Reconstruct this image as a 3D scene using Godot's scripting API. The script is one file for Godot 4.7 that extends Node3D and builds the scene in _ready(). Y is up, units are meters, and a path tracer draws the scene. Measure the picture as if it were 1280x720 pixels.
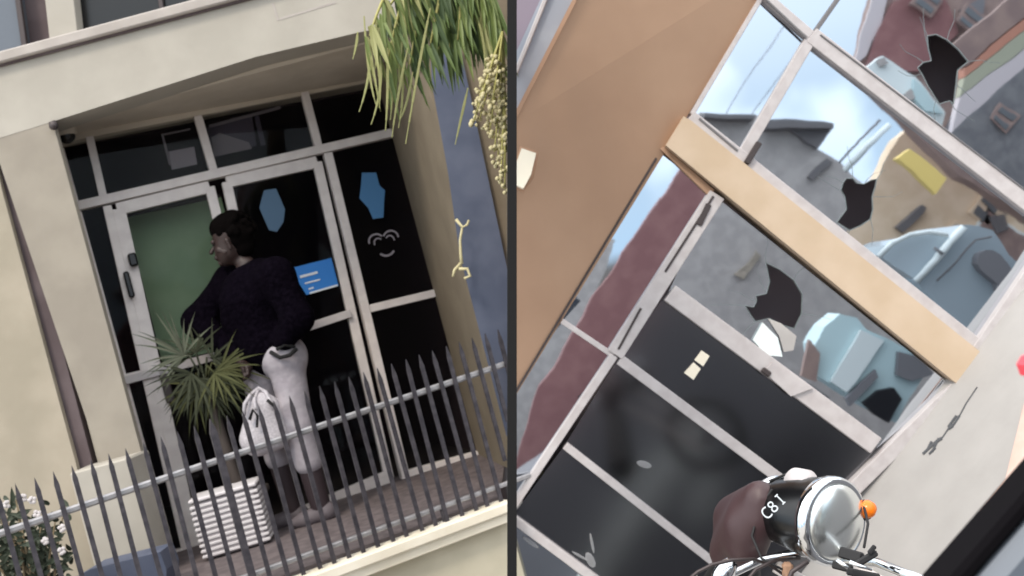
extends Node3D
# Two places on either side of a black partition: on the left a fenced shop entrance
# (x right, y up, street level y = 0), on the right a street front that leans by 38 degrees
# (its own axes: u along the front, v up the front, w out towards the street; w = 0 is the glass).

const CAM_Y := 2.6
var STREET := Transform3D(Basis(Vector3(.7866, .6175, 0), Vector3(-.6175, .7866, 0), Vector3(0, 0, 1)), Vector3(0, CAM_Y, -5.5))
var DOORWAY := Transform3D(Basis(Vector3(.9359, 0, -.3522), Vector3(0, 1, 0), Vector3(.3522, 0, .9359)), Vector3(-2.37, CAM_Y, -6.4))
var WORLD := Transform3D()
var taken := {}
var bases := {}
var M := {}
var rng := RandomNumberGenerator.new()

# ---------------------------------------------------------------- naming
func numbered(called: String) -> String:
	var n: int = taken.get(called, -1) + 1
	taken[called] = n
	return called if n == 0 else "%s_%03d" % [called, n]

func thing(called: String, label: String, category: String, frame: Transform3D, base: Vector3, group := "") -> Node3D:
	var o := Node3D.new()
	o.name = numbered(called)
	add_child(o)
	o.transform = frame * Transform3D(Basis(), base)
	o.set_meta("label", label)
	o.set_meta("category", category)
	if group != "": o.set_meta("group", group)
	bases[o] = base
	return o

func obj(called: String, st, mat: Material, parent: Node3D) -> MeshInstance3D:
	var o := MeshInstance3D.new()
	o.name = called
	o.mesh = st if st is Mesh else finish(st)
	o.material_override = mat
	parent.add_child(o, true)
	if bases.has(parent): o.position = -bases[parent]
	return o

func struct(called: String, st, mat: Material, frame: Transform3D) -> MeshInstance3D:
	var o := MeshInstance3D.new()
	o.name = numbered(called)
	o.mesh = finish(st)
	o.material_override = mat
	o.transform = frame
	o.set_meta("kind", "structure")
	add_child(o)
	return o

# ---------------------------------------------------------------- shapes
func mb() -> SurfaceTool:
	var st := SurfaceTool.new()
	st.begin(Mesh.PRIMITIVE_TRIANGLES)
	st.set_smooth_group(-1)
	return st

func finish(st: SurfaceTool) -> ArrayMesh:
	st.generate_normals()
	return st.commit()

func tri(st: SurfaceTool, a: Vector3, b: Vector3, c: Vector3):
	st.add_vertex(a); st.add_vertex(b); st.add_vertex(c)

func quad(st: SurfaceTool, a: Vector3, b: Vector3, c: Vector3, d: Vector3):
	tri(st, a, b, c); tri(st, a, c, d)

# box with chamfered edges, centred on xf
func cbox(st: SurfaceTool, xf: Transform3D, s: Vector3, bev := 0.004):
	st.set_smooth_group(-1)
	var h := s * .5
	var b: float = min(bev, min(h.x, min(h.y, h.z)) * .6)
	var p := func(ix, iy, iz, ax): # corner vertex on the face normal to axis ax
		var q := Vector3(ix * (h.x - b), iy * (h.y - b), iz * (h.z - b))
		q[ax] = [ix * h.x, iy * h.y, iz * h.z][ax]
		return xf * q
	for ax in 3:
		var u := (ax + 1) % 3
		var v := (ax + 2) % 3
		for sg in [1, -1]:
			var cs := []
			for k in [[1, 1], [1, -1], [-1, -1], [-1, 1]] if sg > 0 else [[1, 1], [-1, 1], [-1, -1], [1, -1]]:
				var i := [0, 0, 0]
				i[ax] = sg; i[u] = k[0]; i[v] = k[1]
				cs.append(p.call(i[0], i[1], i[2], ax))
			quad(st, cs[0], cs[1], cs[2], cs[3])
		for su in [1, -1]: # edges running along ax
			for sv in [1, -1]:
				var i0 := [0, 0, 0]
				var i1 := [0, 0, 0]
				i0[ax] = 1; i1[ax] = -1
				i0[u] = su; i1[u] = su; i0[v] = sv; i1[v] = sv
				var a = p.call(i0[0], i0[1], i0[2], u)
				var c = p.call(i1[0], i1[1], i1[2], u)
				var a2 = p.call(i0[0], i0[1], i0[2], v)
				var c2 = p.call(i1[0], i1[1], i1[2], v)
				if su * sv > 0: quad(st, a, c, c2, a2)
				else: quad(st, a, a2, c2, c)
	for ix in [1, -1]:
		for iy in [1, -1]:
			for iz in [1, -1]:
				var a = p.call(ix, iy, iz, 0)
				var c = p.call(ix, iy, iz, 1)
				var d = p.call(ix, iy, iz, 2)
				if ix * iy * iz > 0: tri(st, a, d, c)
				else: tri(st, a, c, d)

# box along p-q, w wide across, t thick along up
func bar(st: SurfaceTool, p: Vector3, q: Vector3, w: float, t: float, up: Vector3, bev := 0.004):
	var x := (q - p)
	var l := x.length()
	x /= l
	var y := up.cross(x).normalized()
	var z := x.cross(y)
	cbox(st, Transform3D(Basis(x, y, z), (p + q) * .5), Vector3(l, w, t), bev)

# bar lying in the xy plane of frame axes, from z0 to z1
func flat(st: SurfaceTool, a: Vector2, b: Vector2, w: float, z0: float, z1: float, bev := 0.003):
	var z := (z0 + z1) * .5
	bar(st, Vector3(a.x, a.y, z), Vector3(b.x, b.y, z), w, z1 - z0, Vector3(0, 0, 1), bev)

func prism(st: SurfaceTool, poly: PackedVector2Array, z0: float, z1: float, xf := Transform3D()):
	st.set_smooth_group(-1)
	var pl := poly
	if Geometry2D.is_polygon_clockwise(pl): pl.reverse()
	var ix := Geometry2D.triangulate_polygon(pl)
	for k in range(0, ix.size(), 3):
		var a := pl[ix[k]]
		var b := pl[ix[k + 1]]
		var c := pl[ix[k + 2]]
		if (b - a).cross(c - a) > 0:
			var t := b
			b = c
			c = t
		tri(st, xf * Vector3(a.x, a.y, z1), xf * Vector3(b.x, b.y, z1), xf * Vector3(c.x, c.y, z1))
		tri(st, xf * Vector3(a.x, a.y, z0), xf * Vector3(c.x, c.y, z0), xf * Vector3(b.x, b.y, z0))
	for k in pl.size():
		var a := pl[k]
		var b := pl[(k + 1) % pl.size()]
		quad(st, xf * Vector3(a.x, a.y, z0), xf * Vector3(a.x, a.y, z1), xf * Vector3(b.x, b.y, z1), xf * Vector3(b.x, b.y, z0))

func tube(st: SurfaceTool, pts: Array, r0: float, r1: float, n := 8):
	st.set_smooth_group(0)
	var rings := []
	var up := Vector3(.31, .87, .37).normalized()
	for i in pts.size():
		var d: Vector3 = (pts[min(i + 1, pts.size() - 1)] - pts[max(i - 1, 0)]).normalized()
		var x := d.cross(up).normalized()
		var y := x.cross(d)
		up = y
		var r: float = lerp(r0, r1, float(i) / max(1, pts.size() - 1))
		var ring := []
		for k in n:
			var a := TAU * k / n
			ring.append(pts[i] + (x * cos(a) + y * sin(a)) * r)
		rings.append(ring)
	for i in rings.size() - 1:
		for k in n:
			var k2 := (k + 1) % n
			quad(st, rings[i][k], rings[i][k2], rings[i + 1][k2], rings[i + 1][k])
	for k in n:
		tri(st, rings[0][(k + 1) % n], rings[0][k], pts[0])
		tri(st, rings[-1][k], rings[-1][(k + 1) % n], pts[-1])

# profile: Vector2(radius, height along y of xf)
func lathe(st: SurfaceTool, prof: Array, xf: Transform3D, n := 32):
	st.set_smooth_group(0)
	for i in prof.size() - 1:
		for k in n:
			var a := TAU * k / n
			var b := TAU * (k + 1) / n
			var p0: Vector2 = prof[i]
			var p1: Vector2 = prof[i + 1]
			quad(st, xf * Vector3(p0.x * cos(a), p0.y, p0.x * sin(a)), xf * Vector3(p1.x * cos(a), p1.y, p1.x * sin(a)),
				xf * Vector3(p1.x * cos(b), p1.y, p1.x * sin(b)), xf * Vector3(p0.x * cos(b), p0.y, p0.x * sin(b)))

func ball(st: SurfaceTool, xf: Transform3D, r: Vector3, n := 14):
	st.set_smooth_group(0)
	for i in n / 2:
		for k in n:
			var f := func(ii, kk):
				var t: float = PI * ii / (n / 2)
				var a: float = TAU * kk / n
				return xf * Vector3(r.x * sin(t) * cos(a), r.y * cos(t), r.z * sin(t) * sin(a))
			quad(st, f.call(i, k), f.call(i, k + 1), f.call(i + 1, k + 1), f.call(i + 1, k))

func axis(y: Vector3, at: Vector3) -> Transform3D: # frame whose y axis points along y
	y = y.normalized()
	var x := y.cross(Vector3(.2, .3, .93)).normalized()
	return Transform3D(Basis(x, y, x.cross(y)), at)

func v3(a: Vector2, z: float) -> Vector3: return Vector3(a.x, a.y, z)

# ---------------------------------------------------------------- bodies: smooth union of tapered capsules, surface nets
func body_mesh(bones: Array, cell: float, k: float, st: SurfaceTool):
	# bone: [a, b, ra, rb, squash along z (optional)]
	var lo := Vector3.ONE * 1e9
	var hi := -lo
	for b in bones:
		var r: float = max(b[2], b[3]) + .05
		for p in [b[0], b[1]]:
			lo = lo.min(p - Vector3.ONE * r)
			hi = hi.max(p + Vector3.ONE * r)
	var n := Vector3i(((hi - lo) / cell).ceil()) + Vector3i.ONE * 2
	var f := PackedFloat32Array()
	f.resize(n.x * n.y * n.z)
	f.fill(1.0)
	for b in bones:
		var a: Vector3 = b[0]
		var q: Vector3 = b[1]
		var r: float = max(b[2], b[3]) + .06
		var i0 := Vector3i(((a.min(q) - Vector3.ONE * r - lo) / cell).floor()).clamp(Vector3i.ZERO, n - Vector3i.ONE)
		var i1 := Vector3i(((a.max(q) + Vector3.ONE * r - lo) / cell).ceil()).clamp(Vector3i.ZERO, n - Vector3i.ONE)
		var d := q - a
		var dd: float = max(d.length_squared(), 1e-9)
		for x in range(i0.x, i1.x + 1):
			for y in range(i0.y, i1.y + 1):
				for z in range(i0.z, i1.z + 1):
					var p := lo + Vector3(x, y, z) * cell
					var t: float = clamp((p - a).dot(d) / dd, 0, 1)
					var s: float = (p - a - d * t).length() - lerp(b[2], b[3], t)
					var id := (x * n.y + y) * n.z + z
					var o := f[id]
					var h: float = max(k - abs(o - s), 0.0) / k
					f[id] = min(o, s) - h * h * k * .25
	var vid := {}
	var verts := []
	for x in n.x - 1:
		for y in n.y - 1:
			for z in n.z - 1:
				var id := (x * n.y + y) * n.z + z
				var sgn := 0
				var v := []
				for c in 8:
					var w := f[id + ((c >> 2) * n.y + ((c >> 1) & 1)) * n.z + (c & 1)]
					v.append(w)
					if w < 0: sgn += 1
				if sgn == 0 or sgn == 8: continue
				var sum := Vector3.ZERO
				var cnt := 0
				for e in [[0, 1], [2, 3], [4, 5], [6, 7], [0, 2], [1, 3], [4, 6], [5, 7], [0, 4], [1, 5], [2, 6], [3, 7]]:
					var f0: float = v[e[0]]
					var f1: float = v[e[1]]
					if (f0 < 0) == (f1 < 0): continue
					var t := f0 / (f0 - f1)
					var c0 := Vector3(e[0] >> 2, (e[0] >> 1) & 1, e[0] & 1)
					var c1 := Vector3(e[1] >> 2, (e[1] >> 1) & 1, e[1] & 1)
					sum += c0.lerp(c1, t)
					cnt += 1
				vid[id] = verts.size()
				verts.append(lo + (Vector3(x, y, z) + sum / cnt) * cell)
	st.set_smooth_group(0)
	var sx := n.y * n.z
	var sy := n.z
	for id in vid:
		for e in [[sx, sy, 1], [sy, 1, sx], [1, sx, sy]]:
			# edge from corner id along e[0]; cells around it: id, id-e1, id-e1-e2, id-e2
			var f0 := f[id]
			var f1 := f[id + e[0]]
			if (f0 < 0) == (f1 < 0): continue
			var c0 = id
			var c1 = id - e[1]
			var c2 = id - e[1] - e[2]
			var c3 = id - e[2]
			if not (vid.has(c1) and vid.has(c2) and vid.has(c3)): continue
			var a: Vector3 = verts[vid[c0]]
			var b: Vector3 = verts[vid[c1]]
			var c: Vector3 = verts[vid[c2]]
			var d: Vector3 = verts[vid[c3]]
			if f0 < 0: quad(st, a, d, c, b)
			else: quad(st, a, b, c, d)

# ---------------------------------------------------------------- materials
func noise_tex(freq: float, lo: Color, hi: Color, sd: int, contrast := .25) -> NoiseTexture2D:
	var nz := FastNoiseLite.new()
	nz.seed = sd
	nz.frequency = freq
	nz.fractal_octaves = 5
	var g := Gradient.new()
	g.offsets = PackedFloat32Array([.5 - contrast, .5 + contrast])
	g.colors = PackedColorArray([lo, hi])
	var t := NoiseTexture2D.new()
	t.noise = nz
	t.width = 512
	t.height = 512
	t.seamless = true
	t.color_ramp = g
	return t

func mat(col: Color, rough := .8, metal := 0.0) -> StandardMaterial3D:
	var m := StandardMaterial3D.new()
	m.albedo_color = col
	m.roughness = rough
	m.metallic = metal
	m.cull_mode = BaseMaterial3D.CULL_DISABLED
	return m

func worn(lo: Color, hi: Color, rough: float, scale: float, sd: int, freq := .012, relief := 0.0) -> StandardMaterial3D:
	var m := mat(Color.WHITE, rough)
	m.albedo_texture = noise_tex(freq, lo, hi, sd)
	m.uv1_triplanar = true
	m.uv1_world_triplanar = true
	m.uv1_scale = Vector3.ONE * scale
	if relief > 0:
		var nz := FastNoiseLite.new()
		nz.seed = sd + 50
		nz.frequency = .05
		var t := NoiseTexture2D.new()
		t.noise = nz
		t.width = 256
		t.height = 256
		t.seamless = true
		t.as_normal_map = true
		t.bump_strength = 4.0
		m.normal_enabled = true
		m.normal_texture = t
		m.normal_scale = relief
	return m

func C(r: int, g: int, b: int) -> Color: return Color8(r, g, b)

func materials():
	M.cream = worn(C(150, 141, 125), C(162, 152, 136), .85, .35, 1, .01, .06)
	M.cream_shaded = worn(C(140, 132, 121), C(150, 142, 130), .85, .4, 42, .01, .06)  # wall cream with the shade on the pillar mixed into the colour
	M.cream_pale = worn(C(163, 157, 147), C(171, 165, 155), .85, .4, 2, .01, .06)
	M.soffit = worn(C(188, 178, 164), C(200, 190, 176), .9, .4, 3, .01, .06)
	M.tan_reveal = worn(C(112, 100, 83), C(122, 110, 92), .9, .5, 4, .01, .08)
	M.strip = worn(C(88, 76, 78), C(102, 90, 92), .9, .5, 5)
	M.blue_col = worn(C(66, 73, 92), C(80, 86, 104), .7, .5, 6)
	M.trim = worn(C(160, 152, 146), C(172, 164, 158), .8, .6, 7)
	M.ledge = worn(C(215, 205, 185), C(232, 224, 208), .8, .6, 8)
	M.alu = worn(C(208, 199, 196), C(220, 212, 208), .5, 1.5, 9)
	M.alu_white = worn(C(182, 175, 175), C(192, 186, 186), .5, 1.5, 10)
	M.alu_dark = mat(C(70, 62, 62), .5, .3)
	M.steel_rail = worn(C(52, 49, 55), C(76, 72, 77), .5, 3, 11)
	M.steel_rail.metallic = .35
	M.top_rail = worn(C(150, 148, 150), C(172, 170, 172), .4, 3, 12)
	M.top_rail.metallic = .5
	M.floor = worn(C(84, 75, 76), C(104, 94, 94), .8, 1.0, 13, .02)
	M.low_wall = worn(C(176, 168, 148), C(188, 180, 160), .9, .6, 14)
	M.bounce_ground = worn(C(158, 153, 146), C(176, 170, 163), .9, .8, 15, .05)
	M.black = mat(C(6, 5, 6), .9)
	M.black_gloss = mat(C(10, 10, 12), .25)
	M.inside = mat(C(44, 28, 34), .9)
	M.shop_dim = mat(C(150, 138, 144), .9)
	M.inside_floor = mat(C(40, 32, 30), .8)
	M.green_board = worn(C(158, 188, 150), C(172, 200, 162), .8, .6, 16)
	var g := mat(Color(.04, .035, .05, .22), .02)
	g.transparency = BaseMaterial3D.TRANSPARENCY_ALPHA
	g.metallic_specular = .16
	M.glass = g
	M.blue_decal = mat(C(70, 120, 165), .6)
	M.blue_pale = mat(C(74, 102, 128), .6)
	M.blue_sign = mat(C(40, 120, 200), .5)
	M.white_print = mat(C(215, 220, 225), .6)
	M.grey_print = mat(C(144, 136, 142), .6)
	M.reflection_dark = mat(C(84, 78, 92), .8)
	M.paper = mat(C(176, 168, 176), .9)
	M.skin = mat(C(46, 31, 28), .55)
	M.skin.subsurf_scatter_enabled = true
	M.skin.subsurf_scatter_strength = .05
	M.hair = mat(C(9, 7, 7), 1.0)
	M.hair.metallic_specular = .1
	M.hoodie = worn(C(6, 4, 9), C(13, 9, 17), 1.0, 1.6, 17, .03, .9)
	M.hoodie.metallic_specular = .1
	M.trousers = worn(C(146, 139, 145), C(158, 152, 157), .95, 1.2, 18, .02, .35)
	M.leg_shade = mat(C(46, 34, 38), .7)
	M.shoe = mat(C(96, 88, 92), .7)
	M.bag = worn(C(160, 155, 160), C(190, 184, 188), .8, 4, 19, .03)
	M.strip_pale = mat(C(150, 144, 147), .8)
	M.white_plastic = mat(C(200, 195, 196), .6)
	M.leaf_dark = mat(C(62, 80, 44), .6)
	M.leaf_dark.backlight_enabled = true
	M.leaf_dark.backlight = Color(.06, .09, .02)
	M.leaf = mat(C(108, 122, 64), .55)
	M.leaf.backlight_enabled = true
	M.leaf.backlight = Color(.16, .18, .05)
	M.leaf_pale = mat(C(146, 146, 94), .6)
	M.leaf_mid = mat(C(94, 112, 60), .55)
	M.leaf_mid.backlight_enabled = true
	M.leaf_mid.backlight = Color(.08, .12, .03)
	M.olive = mat(C(66, 68, 36), .9)
	M.olive_dark = mat(C(44, 48, 30), .9)
	M.grey_leaf = mat(C(88, 92, 76), .9)
	M.shrub_leaf = mat(C(46, 55, 40), .7)
	M.blossom = mat(C(186, 180, 180), .8)
	M.bead = mat(C(190, 180, 140), .7)
	M.stalk = mat(C(166, 160, 96), .7)
	M.bark = worn(C(110, 96, 74), C(140, 124, 98), .95, 2, 20)
	M.terracotta = mat(C(60, 52, 48), .8)
	# right-hand place
	M.tan = worn(C(160, 126, 103), C(170, 135, 111), .9, .35, 21, .008, .06)
	M.tan_low = worn(C(172, 139, 115), C(182, 149, 124), .9, .35, 22, .008, .06)
	M.pillar = worn(C(193, 171, 146), C(200, 179, 156), .85, .5, 23, .01, .05)
	M.pave = worn(C(162, 159, 157), C(173, 170, 168), .9, .5, 24, .012, .1)
	M.pale_blue = worn(C(148, 154, 166), C(160, 166, 177), .7, .5, 25)
	M.mauve = mat(C(132, 120, 132), .7)
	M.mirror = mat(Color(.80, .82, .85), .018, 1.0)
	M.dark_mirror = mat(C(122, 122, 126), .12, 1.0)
	var wn := FastNoiseLite.new() # faint waviness of old glass
	wn.seed = 70
	wn.frequency = .006
	wn.fractal_octaves = 2
	var wt := NoiseTexture2D.new()
	wt.noise = wn
	wt.width = 512
	wt.height = 512
	wt.seamless = true
	wt.as_normal_map = true
	wt.bump_strength = 1.5
	for m in [M.mirror, M.dark_mirror]:
		m.normal_enabled = true
		m.normal_texture = wt
		m.normal_scale = .07
		m.uv1_triplanar = true
		m.uv1_world_triplanar = true
		m.uv1_scale = Vector3.ONE * .6
	M.shard_edge = mat(C(112, 120, 122), .3)
	M.painted_glint = mat(Color(.75, .75, .76, .4), .9)
	M.painted_glint.transparency = BaseMaterial3D.TRANSPARENCY_ALPHA
	M.lamp_white = mat(C(245, 235, 215), .5)
	M.chrome = mat(Color(.86, .87, .88), .08, 1.0)
	M.lens = mat(Color(.88, .89, .88), .24, .95)
	M.orange = mat(C(240, 120, 20), .25)
	M.maroon = mat(C(64, 44, 46), .5)
	M.rubber = mat(C(24, 23, 25), .7)
	M.car_seal = mat(C(10, 8, 11), .9)
	M.car_seal.metallic_specular = .2
	M.car_grey = mat(C(92, 99, 109), .45)
	M.car_dark = mat(C(64, 70, 80), .5)
	M.red = mat(C(226, 70, 84), .6)
	M.kerb_red = worn(C(212, 172, 158), C(214, 190, 180), .9, 1.2, 26)
	M.crack = mat(C(84, 86, 90), .95)
	# street seen in the glass
	M.r_grey = worn(C(170, 166, 164), C(184, 180, 177), .9, .4, 31)
	M.r_eaves = mat(C(112, 110, 112), .9)
	M.r_tan = worn(C(224, 202, 174), C(236, 216, 190), .9, .2, 32)
	M.r_smoke = worn(C(150, 142, 130), C(178, 168, 154), .9, .3, 41, .02)
	M.r_maroon = worn(C(138, 98, 98), C(150, 110, 108), .9, .3, 33)
	M.r_brown = worn(C(140, 120, 116), C(158, 136, 128), .9, .3, 34)
	M.r_yellow = mat(C(240, 214, 130), .7)
	M.r_white = mat(C(226, 236, 236), .7)
	M.r_car = mat(C(160, 174, 182), .4)
	M.r_pale_car = mat(C(196, 222, 226), .4)
	M.r_glass = mat(C(176, 190, 198), .1)
	M.r_pane = mat(C(104, 108, 112), .3)
	M.r_dark = mat(C(122, 122, 126), .8)
	M.r_darkgrey = worn(C(110, 110, 114), C(126, 126, 128), .9, .4, 35)
	M.r_black = mat(C(24, 24, 30), .9)
	M.r_road = worn(C(84, 84, 88), C(98, 98, 102), .9, .5, 36)
	M.r_kerb = worn(C(226, 230, 222), C(238, 240, 234), .9, .6, 37)
	M.r_red = mat(C(190, 136, 116), .8)
	M.r_green = mat(C(170, 172, 152), .8)
	M.r_lilac = mat(C(204, 196, 198), .8)

# ================================================================ scene
func _ready():
	rng.seed = 7
	var cam := Camera3D.new()
	cam.name = "camera"
	cam.fov = 30.0
	cam.near = .05
	cam.far = 3000.0
	cam.position = Vector3(0, CAM_Y, 0)
	cam.rotation = Vector3(0, 0, deg_to_rad(-15))
	var attrs := CameraAttributesPhysical.new() # 44.8 mm lens on a 24 mm high frame: 30 degrees
	attrs.frustum_focal_length = 44.785
	attrs.frustum_focus_distance = 2.2
	attrs.frustum_near = .05
	attrs.frustum_far = 3000.0
	attrs.exposure_aperture = 8.0
	cam.attributes = attrs
	add_child(cam)
	cam.current = true
	var env := Environment.new()
	env.background_mode = Environment.BG_SKY
	var sm := ProceduralSkyMaterial.new()
	# overcast: brightest overhead, paler blue towards the horizon, with soft cloud
	sm.sky_top_color = Color(.98, .99, 1.0)
	sm.sky_horizon_color = Color(.50, .61, .69)
	sm.sky_curve = .22
	sm.sky_energy_multiplier = 1.1
	sm.ground_bottom_color = Color(.40, .39, .38)
	sm.ground_horizon_color = Color(.52, .53, .54)
	var cn := FastNoiseLite.new()
	cn.seed = 3
	cn.frequency = .02
	cn.fractal_octaves = 5
	var cg := Gradient.new()
	cg.offsets = PackedFloat32Array([.48, .64])
	cg.colors = PackedColorArray([Color(1, 1, 1, 0), Color(1, .99, .97, .7)])
	var ct := NoiseTexture2D.new()
	ct.noise = cn
	ct.width = 1024
	ct.height = 512
	ct.seamless = true
	ct.color_ramp = cg
	sm.sky_cover = ct
	sm.sky_cover_modulate = Color(.7, .7, .7)
	var sky := Sky.new()
	sky.sky_material = sm
	env.sky = sky
	env.tonemap_mode = Environment.TONE_MAPPER_LINEAR
	env.tonemap_exposure = 1.95
	env.sdfgi_enabled = true
	env.ssao_enabled = true
	env.ssil_enabled = true
	var we := WorldEnvironment.new()
	we.name = "environment"
	we.environment = env
	add_child(we)
	var sun := DirectionalLight3D.new()
	sun.name = "sun"
	sun.light_energy = .35
	sun.light_color = Color(1, .96, .9)
	sun.light_angular_distance = 12.0
	sun.shadow_enabled = true
	sun.rotation = Vector3(deg_to_rad(-52), deg_to_rad(-18), 0)
	add_child(sun)
	materials()
	left_setting()
	entrance_building()
	doorway()
	railing()
	person()
	left_small_things()
	palm()
	shrub()
	partition()
	street_setting()
	shop_front()
	motorcycle()
	foreground()
	reflected_street()

func left_setting():
	var st := mb()
	prism(st, PackedVector2Array([Vector2(-400, -400), Vector2(-3.2, -400), Vector2(-3.2, 8.0), Vector2(-3.2, 400), Vector2(-400, 400)]), -.2, 0, Transform3D(Basis(Vector3(1, 0, 0), Vector3(0, 0, -1), Vector3(0, 1, 0)), Vector3(0, 0, 0)))
	prism(st, PackedVector2Array([Vector2(-3.2, 1.5), Vector2(-.9, 1.5), Vector2(-.9, 400), Vector2(-3.2, 400)]), -.2, 0, Transform3D(Basis(Vector3(1, 0, 0), Vector3(0, 0, -1), Vector3(0, 1, 0)), Vector3(0, 0, 0)))
	struct("ground", st, M.bounce_ground, WORLD)  # ground out of view, lightened to bounce light up under the soffit
	st = mb()
	# raised terrace in front of the doors, its front edge under the railing
	var fl := PackedVector2Array([Vector2(-3.0, 4.1), Vector2(-1.29, 4.95), Vector2(-.33, 5.43), Vector2(-.3, 7.4), Vector2(-3.0, 6.6)])
	var down := Transform3D(Basis(Vector3(1, 0, 0), Vector3(0, 0, -1), Vector3(0, 1, 0)), Vector3.ZERO)
	prism(st, fl, 1.3, 1.6, down)
	struct("terrace_floor", st, M.floor, WORLD)

func entrance_building():
	var b := thing("entrance_building", "cream rendered building front around the dark glazed doors, behind the picket railing", "building", WORLD, Vector3(-2.4, 0, -5.9))
	var st := mb()
	# left wall panel
	prism(st, PackedVector2Array([Vector2(-3.340, 5.404), Vector2(-2.552, 4.239), Vector2(-2.566, 3.833), Vector2(-2.562, 2.286), Vector2(-2.589, 1.657), Vector2(-2.613, 1.163), Vector2(-4.352, 1.629)]), -5.94, -5.9)
	obj("wall", st, M.cream, b)
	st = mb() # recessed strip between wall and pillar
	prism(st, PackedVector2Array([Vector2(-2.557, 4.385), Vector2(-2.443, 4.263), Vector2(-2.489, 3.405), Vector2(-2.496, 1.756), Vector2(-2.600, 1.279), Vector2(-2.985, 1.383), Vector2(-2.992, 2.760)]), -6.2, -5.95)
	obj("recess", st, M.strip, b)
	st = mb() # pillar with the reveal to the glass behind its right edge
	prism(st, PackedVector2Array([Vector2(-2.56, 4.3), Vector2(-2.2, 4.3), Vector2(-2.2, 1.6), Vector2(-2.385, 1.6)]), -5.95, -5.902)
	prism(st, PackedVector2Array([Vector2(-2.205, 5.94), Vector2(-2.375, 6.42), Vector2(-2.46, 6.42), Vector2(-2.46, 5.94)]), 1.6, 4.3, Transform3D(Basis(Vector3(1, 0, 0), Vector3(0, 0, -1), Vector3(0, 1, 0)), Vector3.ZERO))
	obj("pillar", st, M.cream_shaded, b)
	st = mb()
	cbox(st, Transform3D(Basis(), Vector3(-2.35, 1.93, -5.83)), Vector3(.33, .66, .3), .01)
	obj("pillar_base", st, M.cream_pale, b)
	# lintel over the recess, trim ledge, upper storey
	st = mb()
	prism(st, PackedVector2Array([Vector2(-2.583, 4.497), Vector2(-2.401, 4.498), Vector2(-1.272, 4.555), Vector2(-0.097, 4.613), Vector2(0.512, 4.645), Vector2(0.364, 4.026), Vector2(0.366, 4.102), Vector2(-0.442, 4.173), Vector2(-1.029, 4.190), Vector2(-2.318, 4.130), Vector2(-2.556, 4.122)]), -6.14, -5.9)
	obj("lintel", st, M.cream_pale, b)
	st = mb()
	flat(st, Vector2(-0.527, 4.364), Vector2(-0.848, 4.355), .012, -5.9, -5.898, .001)
	flat(st, Vector2(-0.859, 4.349), Vector2(-0.864, 4.450), .012, -5.9, -5.898, .001)
	obj("groove", st, M.trim, b)
	st = mb()
	cbox(st, Transform3D(Basis(), Vector3(-1.63, 4.538, -5.97)), Vector3(3.0, .06, .24), .008)
	obj("ledge", st, M.trim, b)
	st = mb()
	cbox(st, Transform3D(Basis(), Vector3(-1.63, 4.503, -5.99)), Vector3(3.0, .012, .22), .003)
	obj("ledge_joint", st, M.strip, b)  # thin darker strip along the underside of the ledge
	st = mb() # soffit back to the glass
	var down := Transform3D(Basis(Vector3(1, 0, 0), Vector3(0, 0, -1), Vector3(0, 1, 0)), Vector3.ZERO)
	prism(st, PackedVector2Array([Vector2(-2.475, 6.14), Vector2(-.06, 6.14), Vector2(-.06, 7.35), Vector2(-2.475, 7.35)]), 4.165, 4.3, down)
	obj("soffit", st, M.soffit, b)
	st = mb() # downstand above the glass
	prism(st, PackedVector2Array([Vector2(-0.075, 1.523), Vector2(2.010, 1.549), Vector2(2.069, 1.764), Vector2(-0.014, 1.772)]), -.12, .03, DOORWAY)
	obj("head", st, M.soffit, b)
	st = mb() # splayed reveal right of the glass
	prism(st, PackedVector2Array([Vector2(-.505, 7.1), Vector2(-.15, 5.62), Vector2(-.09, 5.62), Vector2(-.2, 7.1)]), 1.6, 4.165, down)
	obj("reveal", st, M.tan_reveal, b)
	st = mb()
	prism(st, PackedVector2Array([Vector2(-0.087, 3.918), Vector2(-0.128, 3.735), Vector2(-0.166, 3.270), Vector2(-0.219, 2.831), Vector2(-0.223, 2.315), Vector2(-0.228, 1.863), Vector2(-0.216, 1.859), Vector2(0.000, 2.665), Vector2(0.055, 3.707), Vector2(0.062, 3.878)]), -5.75, -5.6)
	obj("pilaster", st, M.blue_col, b)
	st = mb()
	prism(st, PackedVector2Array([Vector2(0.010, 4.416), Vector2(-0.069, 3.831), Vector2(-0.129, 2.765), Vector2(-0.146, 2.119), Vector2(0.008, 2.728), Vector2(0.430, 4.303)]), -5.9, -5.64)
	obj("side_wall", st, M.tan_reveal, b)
	# upper storey
	st = mb()
	flat(st, Vector2(-1.981, 5.229), Vector2(-2.089, 4.512), .16, -6.2, -6.05)
	obj("upper_post", st, M.cream_pale, b)
	st = mb()
	flat(st, Vector2(-2.721, 5.147), Vector2(-2.785, 4.558), .16, -6.2, -6.05)
	obj("upper_post", st, M.cream_pale, b)
	st = mb()
	prism(st, PackedVector2Array([Vector2(-2.473, 5.338), Vector2(-2.230, 5.367), Vector2(-2.336, 4.546), Vector2(-2.630, 4.578)]), -6.2, -6.12)
	var w := obj("window", st, M.car_grey, b)
	st = mb()
	flat(st, Vector2(-2.234, 5.314), Vector2(-2.329, 4.540), .03, -6.12, -6.09)
	obj("frame", st, M.alu_dark, w)
	st = mb()
	prism(st, PackedVector2Array([Vector2(-1.940, 5.300), Vector2(-0.410, 5.316), Vector2(0.723, 5.297), Vector2(0.498, 4.457), Vector2(-0.932, 4.603), Vector2(-2.032, 4.566)]), -6.25, -6.15)
	w = obj("window", st, M.black_gloss, b)
	st = mb()
	flat(st, Vector2(-1.438, 5.253), Vector2(-1.535, 4.523), .025, -6.15, -6.12)
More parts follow.
